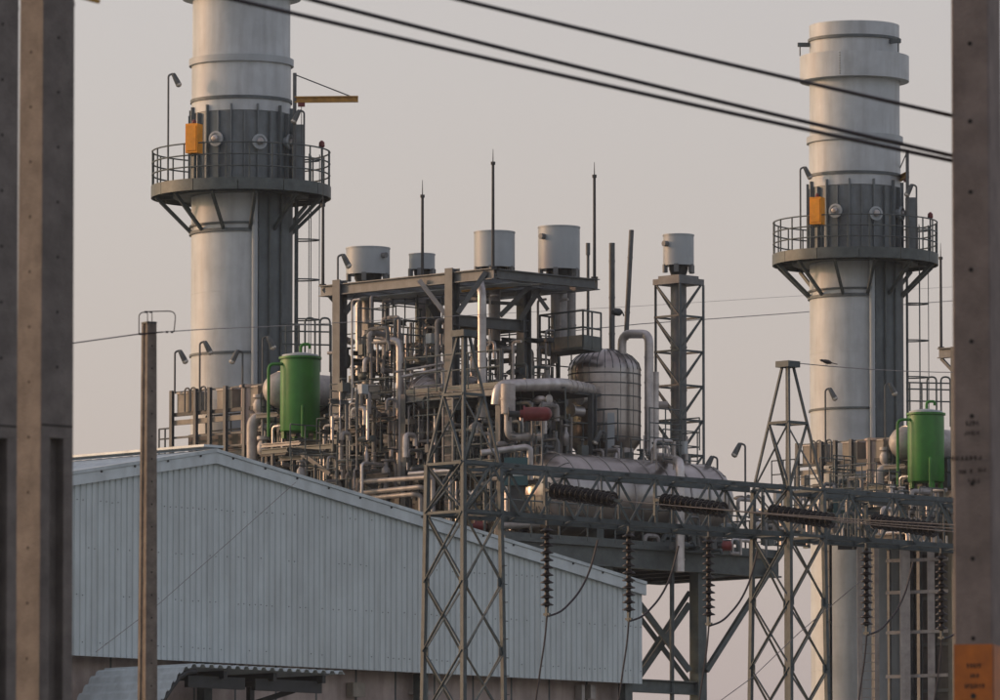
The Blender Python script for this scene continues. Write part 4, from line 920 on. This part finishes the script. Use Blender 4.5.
# ------------------------------------------------------------------ switchyard gantry
TA = W(463.5, 560, 165); TA.z = 0; TB = on_grid(789, TA, U)
zb1 = W(463, 462, 165 - .8).z; zb0 = W(463, 511, 165 - .8).z; zpk = W(466, 336, 165).z
def lattice_tower(c, label):
    o = thing('lattice_tower', label, 'tower', c, 'lattice gantry towers')
    hb, ht = 0.74, 0.56      # half side at base and beam level
    def corner(i, z):
        if z <= zb1: h = hb + (ht - hb) * z / zb1
        else: h = ht + (0.09 - ht) * (z - zb1) / (zpk - zb1)
        su, sv = ((-1, -1), (1, -1), (1, 1), (-1, 1))[i]; return c + U * su * h + V * sv * h + Z * z
    for i in range(4):
        part('leg', MB().ang(corner(i, 0), corner(i, zb1), 0.095, U), M['galv'], o)
        part('peak_leg', MB().ang(corner(i, zb1), corner(i, zpk), 0.05, U), M['galv'], o)
    n = round(zb0 / 1.5); hs_ = zb0 / n
    zs = [k * hs_ for k in range(n + 1)] + [zb1]
    for k in range(len(zs) - 1):
        for i in range(4):
            j = (i + 1) % 4
            nrm = (corner(i, 0) + corner(j, 0) - c * 2).normalized() * 0.04
            part('brace', MB().bar(corner(i, zs[k]) + nrm, corner(j, zs[k + 1]) + nrm, 0.058, 0.018), M['galv'], o)
            part('brace', MB().bar(corner(j, zs[k]) - nrm * .3, corner(i, zs[k + 1]) - nrm * .3, 0.058, 0.018), M['galv'], o)
    for k in range(len(zs) - 1):                         # gusset plates where the braces meet the legs
        for i in range(4):
            q_ = corner(i, zs[k]); out_ = (q_ - c - Z * zs[k]).normalized()
            for e_ in (U, V):
                sg = -1 if out_.dot(e_) > 0 else 1
                part('gusset', MB().obox(q_ + e_ * sg * .06, e_ * .07, e_.cross(Z) * .008, Z * .09), M['galv'], o)
    zm = zb1 + (zpk - zb1) * .54
    for i in range(4):
        j = (i + 1) % 4
        for z_ in (zb0, zb1, zm): part('horizontal', MB().bar(corner(i, z_), corner(j, z_), 0.08, 0.06), M['galv'], o)
        part('peak_brace', MB().bar(corner(i, zb1), corner(j, zm), 0.06, 0.02), M['galv'], o)
        if i % 2: part('peak_brace', MB().bar(corner(j, zb1), corner(i, zm), 0.06, 0.02), M['galv'], o)
    part('peak_cap', MB().obox(c + Z * (zpk + .05), U * .2, V * .2, Z * .07), M['galv'], o)
    part('peak_post', MB().bar(c + Z * (zb1), c + Z * zpk, .075), M['galv'], o)
    p = corner(1, 0)                                     # step bolts up the near leg
    s0 = None
    for k in range(24):
        z_ = 6 + k * .4
        q_ = corner(1, min(z_, zb1)); 
        part('step_bolt', MB().cyl(q_, q_ + (U if k % 2 else -V) * .16, .01, 5), M['galv'], o)
    return o
lattice_tower(TA, 'left lattice tower of the switchyard gantry, in front of the shed')
lattice_tower(TB, 'right lattice tower of the switchyard gantry, left of the farther stack')
TC = TB + (TB - TA)
lattice_tower(TC, 'third lattice tower of the gantry behind the right concrete pole')
def lattice_beam(a, b, label):
    o = thing('lattice_beam', label, 'beam', Vector((*((a + b) / 2).xy, zb0)), 'lattice gantry beams')
    h = 0.56; A, B = a + U * (.62 if a is not TA else -.6), b - U * .62; L = (B - A).length; n = 6
    for sv in (-1, 1):
        for z_ in (zb0, zb1): part('chord', MB().ang(A + V * sv * h + Z * z_, B + V * sv * h + Z * z_, 0.12), M['galv'], o)
    for k in range(n):
        p, q = A.lerp(B, k / n), A.lerp(B, (k + 1) / n); md = (p + q) / 2
        for sv in (-1, 1):
            e = V * sv * (h + .03)
            part('lacing', MB().bar(p + e + Z * zb0, md + e + Z * zb1, .065, .02, V), M['galv'], o)
            part('lacing', MB().bar(md + e + Z * zb1, q + e + Z * zb0, .065, .02, V), M['galv'], o)
            part('lacing', MB().bar(md + e * .97 + Z * zb0, md + e * .97 + Z * zb1, .05, .02, V), M['galv'], o)
        for z_ in (zb0 - .02, zb1 + .02):
            part('lacing', MB().bar(p - V * h + Z * z_, md + V * h + Z * z_, .06, .02), M['galv'], o)
            part('lacing', MB().bar(md + V * h + Z * z_, q - V * h + Z * z_, .06, .02), M['galv'], o)
    return o
lattice_beam(TA, TB, 'lattice beam spanning between the two gantry towers')
lattice_beam(TB, TC, 'lattice beam running right from the second gantry tower')

# insulators
disc_src = None
def insulator(p, d, n, label, group, pitch=0.163):
    global disc_src
    o = thing('insulator_string', label, 'insulator', p, group)
    rot = Vector((0, 0, 1)).rotation_difference(d).to_euler()
    if disc_src is None:
        mb = MB().lathe([(0.02, -.005), (0.045, 0), (0.05, .045), (0.06, .05), (0.125, .085), (0.13, .10), (0.115, .105), (0.10, .095), (0.085, .108), (0.06, .10), (0.03, .14), (0.02, .146)], Vector(), Z, 18)
        disc_src = mb.mesh('disc', Vector()); disc_src.materials.append(M['porcelain'])
    for k in range(n):
        q = bpy.data.objects.new('disc', disc_src); COL.objects.link(q); q.parent = o; q.location = d * (0.12 + k * pitch); q.rotation_euler = rot; q.scale = (1.14, 1.14, 1.14) if d.z < -.9 else (1.4, 1.4, 1.2)
    L = 0.12 + n * pitch
    part('shackle', MB().bar(p, p + d * .13, .05), M['galv'], o)
    part('clamp', MB().bar(p + d * (L - .01), p + d * (L + .2), .06).bar(p + d * (L + .15) - V * .09, p + d * (L + .15) + V * .09, .05), M['galv'], o)
    return o, p + d * (L + .2)
dT = (NW * 1.0 - Z * 0.16).normalized()
front = TA - V * 0.62
wires = []
names = ('leftmost', 'second from left', 'third from left', 'rightmost')
for k, (px, py) in enumerate(((547, 490), (657, 500), (765, 511), (868, 520))):
    q = on_grid(px, front, U); p = W(px, py, q.y)
    o, e = insulator(p, dT, 12, '%s of four slanting brown insulator strings on the gantry beam' % names[k], 'slanting insulator strings')
    single('hanger_plate', MB().bar(p + V * .1, p - NW * -.02, .05, .08).bar(p + V * .06 - Z * .35, p + V * .06 + Z * .35, .06, .06), M['galv'], 'steel hanger plate holding the %s slanting insulator string' % names[k], 'bracket', p, 'hanger plates of the slanting strings')
    far = e + NW * 60 - Z * 1.2
    pts = [e.lerp(far, i / 16) - Z * (3.0 * 4 * (i / 16) * (1 - i / 16) * .5) for i in range(17)]
    single('conductor', MB().tube(pts, .013, 6), M['wire'], 'thin conductor leaving the %s slanting insulator string' % names[k], 'cable', e, 'conductors leaving the gantry')
    tl = p + V * .5 
names5 = ('leftmost', 'second', 'third', 'fourth', 'rightmost')
for k, (px, py) in enumerate(((547, 524), (629, 533), (709, 543), (867, 556), (942, 562))):
    q = on_grid(px, TA - V * .3, U); p = Vector((q.x, q.y, zb0 - .05))
    o, e = insulator(p, -Z, 11, '%s of the hanging insulator strings below the gantry beam' % names5[k], 'hanging insulator strings')
    # jumper loop up to the beam and dropper to the yard
    end = p + U * 1.9 - Z * (0.15) + V * .3
    pts = [e, e + U * .45 + Z * .12, e + U * 1.0 + Z * .55, e + U * 1.35 + Z * 1.05, e + U * 1.6 + Z * 1.75]
    single('jumper_cable', MB().tube(pts, .024, 6, .5), M['cable'], 'curved jumper cable at the foot of the %s hanging string' % names5[k], 'cable', e, 'jumper cables below the gantry')
    pts = [e, e - Z * .5 - U * .06, e - Z * 1.5 - U * .28, e - Z * 3 - U * .55, e - Z * 7 - U * .9]
    single('dropper_cable', MB().tube(pts, .022, 6, .6), M['cable'], 'dropper cable hanging from the %s hanging string' % names5[k], 'cable', e, 'dropper cables below the gantry')
# earth wire from the right tower's peak, with bird
e0 = TB + Z * (zpk + .1); e1 = W(1100, 364, 240)
single('earth_wire', MB().tube([e0.lerp(e1, i / 10) - Z * (.25 * 4 * (i / 10) * (1 - i / 10)) for i in range(11)], .012, 6), M['wire'], 'thin earth wire leaving the peak of the right lattice tower', 'cable', e0)
tt = 0.36
bp = W(826, 361.5, (e0.lerp(e1, .2)).y)
bi = MB().lathe([(.004, -.16), (.035, -.12), (.055, -.05), (.05, .03), (.03, .08), (.034, .11), (.02, .14), (.003, .165)], bp, Vector((-.95, 0, .25)), 12)
bi.obox(bp + Vector((.2, 0, -.05)), Vector((.08, 0, -.02)), Vector((0, .025, 0)), Vector((.002, 0, .008)))
bi.cyl(bp - Z * .04, bp - Z * .1, .006, 5).cyl(bp - Z * .04 + X * .03, bp - Z * .1 + X * .03, .006, 5)
single('bird', bi, M['cable'], 'small dark bird perched on the earth wire in front of the stack', 'bird', bp)

# ------------------------------------------------------------------ concrete poles
def pole(c, wa, wb_, ax, ay, h, label, mt='concrete', taper=0.0, holes=None, recess=None, group=None):
    """ax, ay: unit plan axes; faces: +-ax have width wb_, +-ay have width wa"""
    o = thing('concrete_pole', label, 'pole', c, group)
    sc_ = lambda z: 1 - taper * (z / h)
    mb = MB(); rg = []; cf = 0.07
    for z in (0, h):
        s = sc_(z); pl = []
        for su, sv, fu, fv in ((-1, -1, cf, 0), (-1, -1, 0, cf), (-1, 1, 0, -cf), (-1, 1, cf, 0), (1, 1, -cf, 0), (1, 1, 0, -cf), (1, -1, 0, cf), (1, -1, -cf, 0)):
            pl.append(c + ax * (su + fu) * wa / 2 * s + ay * (sv + fv) * wb_ / 2 * s + Z * z)
        rg.append(pl)
    mb.loft(rg); shaft = part('shaft', mb, M[mt], o)
    return o, shaft, sc_
def holes(o, c, ax_n, half, zlist, sc_, mt='hole', r=.014):
    for z in zlist:
        p = c + ax_n * half * sc_(z) + Z * z
        part('bolt_hole', MB().lathe([(r, -.01), (r, .0022), (.002, .003)], p, ax_n, 10), M[mt], o)
# left pair
def left_pole(px, Y, label, rh, rfaces):
    c = W(px, 350, Y); c.z = 0; c += Vector((0, .25, 0))
    ax, ay = U, V
    wU, wV = .345, .285            # extent along U (right face), along V (left face)
    c = W(px, 350, Y); c.z = 0; c = c + U * wU / 2 + V * wV / 2
    H = 15.0; tp = .14; zz = W(px, 437, Y).z
    o = thing('concrete_pole', label, 'pole', c, 'pair of square concrete poles at the left edge')
    s = lambda z: (1.06 - tp * z / H)
    # shaft is an I section below zz (pockets in both right and left faces) and solid above
    def ring(z, dep):
        k = s(z); a = wU / 2 * k; b = wV / 2 * k; i = a * .42
        pl = [(-a, -b), (-i, -b), (-i, -b + dep), (i, -b + dep), (i, -b), (a, -b), (a, b), (-a, b)]
        return [c + U * x + V * y + Z * z for x, y in pl]
    mb = MB().loft([ring(0, .09), ring(zz, .09)]); mb.loft([ring(zz + .002, .0005), ring(H, .0005)])
    part('shaft', mb, M['concrete'], o)
    z = .9
    while z < H - .3:
        k = s(z)
        p = c - U * wU / 2 * k + Z * z; part('bolt_hole', MB().cyl(p + U * .01, p - U * .0025, .012, 8), M['hole'], o)
        if z > zz + .1:
            p = c - V * wV / 2 * k + Z * (z + .12); part('bolt_hole', MB().cyl(p + V * .01, p - V * .0025, .012, 8), M['hole'], o)
        z += .44
    p = c - V * (wV / 2 * s(zz)) + Z * (zz + .1); part('mould_line', MB().bar(p - U * wU * .48, p + U * wU * .48, .006, .012), M['hole'], o)
    return o, c, s
lp1, c1, s1 = left_pole(41, 60, 'lit square concrete pole at left, second from the picture edge', 0, 0)
lp2, c2, s2 = left_pole(-15.5, 59.2, 'dark concrete pole cut off by the left picture edge', 0, 0)
p = W(71, 4, 60.3); st = thing('pole_clamp', 'dark steel clamp at the top of the lit left pole', 'bracket', p)
part('clamp_band', MB().obox(c1 + Z * (p.z + .12), U * .2, V * .17, Z * .035), M['dark'], st); part('clamp_bolt', MB().cyl(p - X * .05, p + X * .03, .02, 8), M['dark'], st); part('clamp_plate', MB().obox(p + Z * .06 - X * .01, X * .025, Vector((0, .03, 0)), Z * .09), M['dark'], st)
part('cross_arm', MB().bar(W(50, -11.5, 60.3), W(99, 1.5, 60.6), .03, .03), M['yellow'], lp1)
single('pole_cable', MB().tube([W(-6, 44, 59.6), W(3, 36, 59.6), W(10, 26, 59.6), W(17, 8, 59.7)], .02, 8, .05), M['cable'], 'black cable curving between the two left concrete poles', 'cable', W(3, 36, 59.6))
# right pole
fa = Vector((-.23, -.973, 0)).normalized(); fx = Vector((.973, -.23, 0)).normalized()
c3 = W(971.5, 350, 59); c3.z = 0; c3 -= fa * .17
rp = thing('concrete_pole', 'brown-grey concrete pole at the right edge with orange sign', 'pole', c3)
H = 15; s3 = lambda z: 1.03 - .07 * z / H
rg = []
for z in (0, H):
    k = s3(z); rg.append([c3 + fx * x * k + fa * y * k + Z * z for x, y in ((-.15, -.4), (-.15, .157), (-.137, .17), (.137, .17), (.15, .157), (.15, -.4))])
part('shaft', MB().loft(rg), M['brownconc'], rp)
for px, py in ((972, 40), (973, 118), (972, 189), (973, 267), (974, 339), (975, 414), (975, 482), (975.5, 557), (976, 637)):
    z = W(px, py, 58.8).z; p = c3 + fa * .17 * s3(z) + Z * z; part('bolt_hole', MB().cyl(p - fa * .01, p + fa * .003, .018, 10), M['hole'], rp)
zs_ = W(975, 643, 58.8).z
part('orange_sign', MB().obox(c3 + fa * (.17 * s3(zs_) + .004) + Z * (zs_ - .45), fx * .152, fa * .002, Z * .45), M['sign'], rp)
part('orange_sign', MB().obox(c3 + fx * (.15 * s3(zs_) + .004) - fa * .02 + Z * (zs_ - .45), fx * .002, fa * .17, Z * .45), M['sign'], rp)
def scribble(px, py, cols_, cw_, ch_, seed, parent, off):      # worn, unreadable stencilled characters
    r_ = random.Random(seed); mb = MB(); Y = 58.8; z0 = W(px, py, Y).z
    kx = m(1, Y); base_ = c3 + fa * (.17 * s3(z0) + off); xs = (px - 975) * kx
    for i in range(cols_):
        x = xs + (i - (cols_ - 1) / 2) * cw_ * kx
        for j in range(3):
            w_, h_ = (cw_ * .8 * kx, ch_ * .2 * kx) if j % 2 else (cw_ * .25 * kx, ch_ * .9 * kx)
            p = base_ + fx * (x + r_.uniform(-.25, .25) * cw_ * kx) + Z * (z0 + r_.uniform(-.4, .4) * ch_ * kx * (j % 2))
            mb.obox(p, fx * w_ / 2, fa * .0006, Z * h_ / 2)
    part('stencilled_lettering', mb, M['ink'], parent)
scribble(975, 421, 4, 3.4, 5.5, 1, rp, .0015); scribble(975, 431, 5, 3.2, 4.5, 2, rp, .0015)
scribble(969, 456, 7, 4.6, 5, 3, rp, .0015); scribble(965, 470, 3, 3, 4.5, 5, rp, .0015); scribble(974, 469, 1, 3, 5, 6, rp, .0015); scribble(985, 468, 3, 3, 4.5, 7, rp, .0015); scribble(977, 479, 4, 3.2, 4.5, 8, rp, .0015)
scribble(976, 664.5, 5, 3.0, 5, 9, rp, .008); scribble(976, 674.5, 3, 3.2, 4.5, 10, rp, .008); scribble(976, 685, 7, 3.0, 5.2, 11, rp, .008)
p = c3 + fa * (.17 * s3(W(976, 695, 58.8).z) + .0065) + Z * W(976, 695, 58.8).z; part('sign_bolt', MB().cyl(p, p + fa * .003, .022, 12), M['ink'], rp)
# cables to the right pole
for (x0, y0, sag, lab) in ((462, 0, .10, 'highest of three black cables running to the right pole'), (313, 0, .22, 'middle of three black cables running to the right pole'), (237, 0, .2, 'lowest of three black cables running to the right pole')):
    yr = {462: 117, 313: 157, 237: 162}[x0]; a = W(958, yr, 59.3); ml = W(x0, y0, 54 if x0 != 237 else 53)
    dd = ml - a; b_ = a + dd * 1.6
    pts = [a + dd * (1.6 * i / 24) + Z * (.35 * sag * ((1.6 * i / 24) * ((1.6 * i / 24) - 1))) for i in range(25)]
    o = single('power_cable', MB().tube(pts, .0165, 8), M['cable'], lab, 'cable', a, 'black cables overhead')
# middle pole
c4 = W(146.5, 330, 100); c4.z = 0; zt4 = W(147, 323, 100).z
mp = thing('concrete_pole', 'slim weathered concrete pole standing in front of the shed', 'pole', c4)
a4 = Vector((.93, .37, 0)); b4 = Vector((-.37, .93, 0)); a4 = Vector((.86, .5, 0)).normalized(); b4 = Vector((-.5, .86, 0)).normalized()
k4 = c4 + a4 * .08 + b4 * .08
rg = []
for z, k in ((0, 1.55), (zt4, .9)):
    w1, w2, gd = .075 * k, .095 * k, .022
    pl = [(-w1, -w2), (w1, -w2), (w1, w2), (-w1, w2), (-w1, .45 * w2), (-w1 + gd, .3 * w2), (-w1 + gd, -.3 * w2), (-w1, -.45 * w2)]
    rg.append([k4 + a4 * x + b4 * y + Z * z for x, y in pl])
part('shaft', MB().loft(rg), M['oldconc'], mp)
z = 3.0
while z < zt4 - .2:
    k = 1.55 + (.9 - 1.55) * z / zt4; p = k4 - b4 * .095 * k + Z * z; part('bolt_hole', MB().cyl(p + b4 * .01, p - b4 * .003, .012, 6), M['hole'], mp); z += .3
part('pole_cap', MB().obox(k4 + Z * (zt4 + .012), a4 * .07, b4 * .088, Z * .012), M['dark'], mp)
part('insulator_pin', MB().cyl(W(147.5, 324, 100), W(147.5, 311, 100), .006, 6), M['cable'], mp); part('insulator_pin', MB().cyl(W(152, 324, 100), W(152, 311, 100), .006, 6), M['cable'], mp)
part('jumper_loop', MB().tube([W(139, 334, 100), W(139, 313, 100), W(148, 311.5, 100), W(176, 311, 100), W(174, 332, 100)], .008, 6, .1), M['cable'], mp)
for px, py in ((140, 334), (143, 334), (167, 332), (172, 332), (146, 312), (151, 312)): part('wire_clamp', MB().box(W(px, py, 99.98), .035, .03, .025, X, Vector((0, 1, 0))), M['cable'], mp)
part('anchor_bolt', MB().cyl(W(141, 334, 100), W(163, 332, 100), .01, 6), M['cable'], mp)
def wire(pts, r, label):
    P = [W(*p) for p in pts]; single('overhead_wire', MB().tube(P, r, 6), M['wire'], label, 'cable', P[0], 'thin overhead wires')
wire([(-60, 367, 92), (10, 353.5, 96), (74, 343, 98), (139, 334, 100)], .009, 'thin wire reaching the slim pole from the left')
wire([(163, 332, 100), (200, 329.5, 112), (300, 325, 150), (420, 318, 195), (520, 312.5, 250), (640, 306, 300), (780, 297, 340), (950, 287, 380), (1040, 281, 400)], .008, 'thin wire leaving the slim pole to the right past the plant')
wire([(560, 332, 300), (640, 324, 310), (780, 314, 340), (950, 301, 380), (1040, 295, 400)], .02, 'lower thin wire passing behind the lattice mast')
wire([(205, 575, 180), (300, 480, 186)], .006, 'faint guy wire crossing the shed wall, upper length') if False else None
wire([(96, 652, 150), (160, 603, 155), (230, 541, 160), (296, 482, 165)], .007, 'faint guy wire slanting across the shed wall')
wire([(705, 712, 165), (753, 677, 167), (800, 632, 170), (868, 575, 175)], .009, 'faint thin wire slanting up across the right lattice tower')

# ------------------------------------------------------------------ thin smoggy air round the whole place
hz_ = MB().obox(Vector((0, 190, 22)), X * 160, Vector((0, 260, 0)), Z * 23)
me = hz_.mesh('haze', Vector()); ho = bpy.data.objects.new('haze', me); COL.objects.link(ho); ho['kind'] = 'stuff'
hm = bpy.data.materials.new('smog'); hm.use_nodes = True; n = hm.node_tree; n.nodes.clear()
pv = n.nodes.new('ShaderNodeVolumePrincipled'); pv.inputs['Color'].default_value = (0.86, 0.92, 0.97, 1); pv.inputs['Density'].default_value = 0.00009; pv.inputs['Anisotropy'].default_value = 0.0
on_ = n.nodes.new('ShaderNodeOutputMaterial'); n.links.new(pv.outputs[0], on_.inputs['Volume']); me.materials.append(hm)
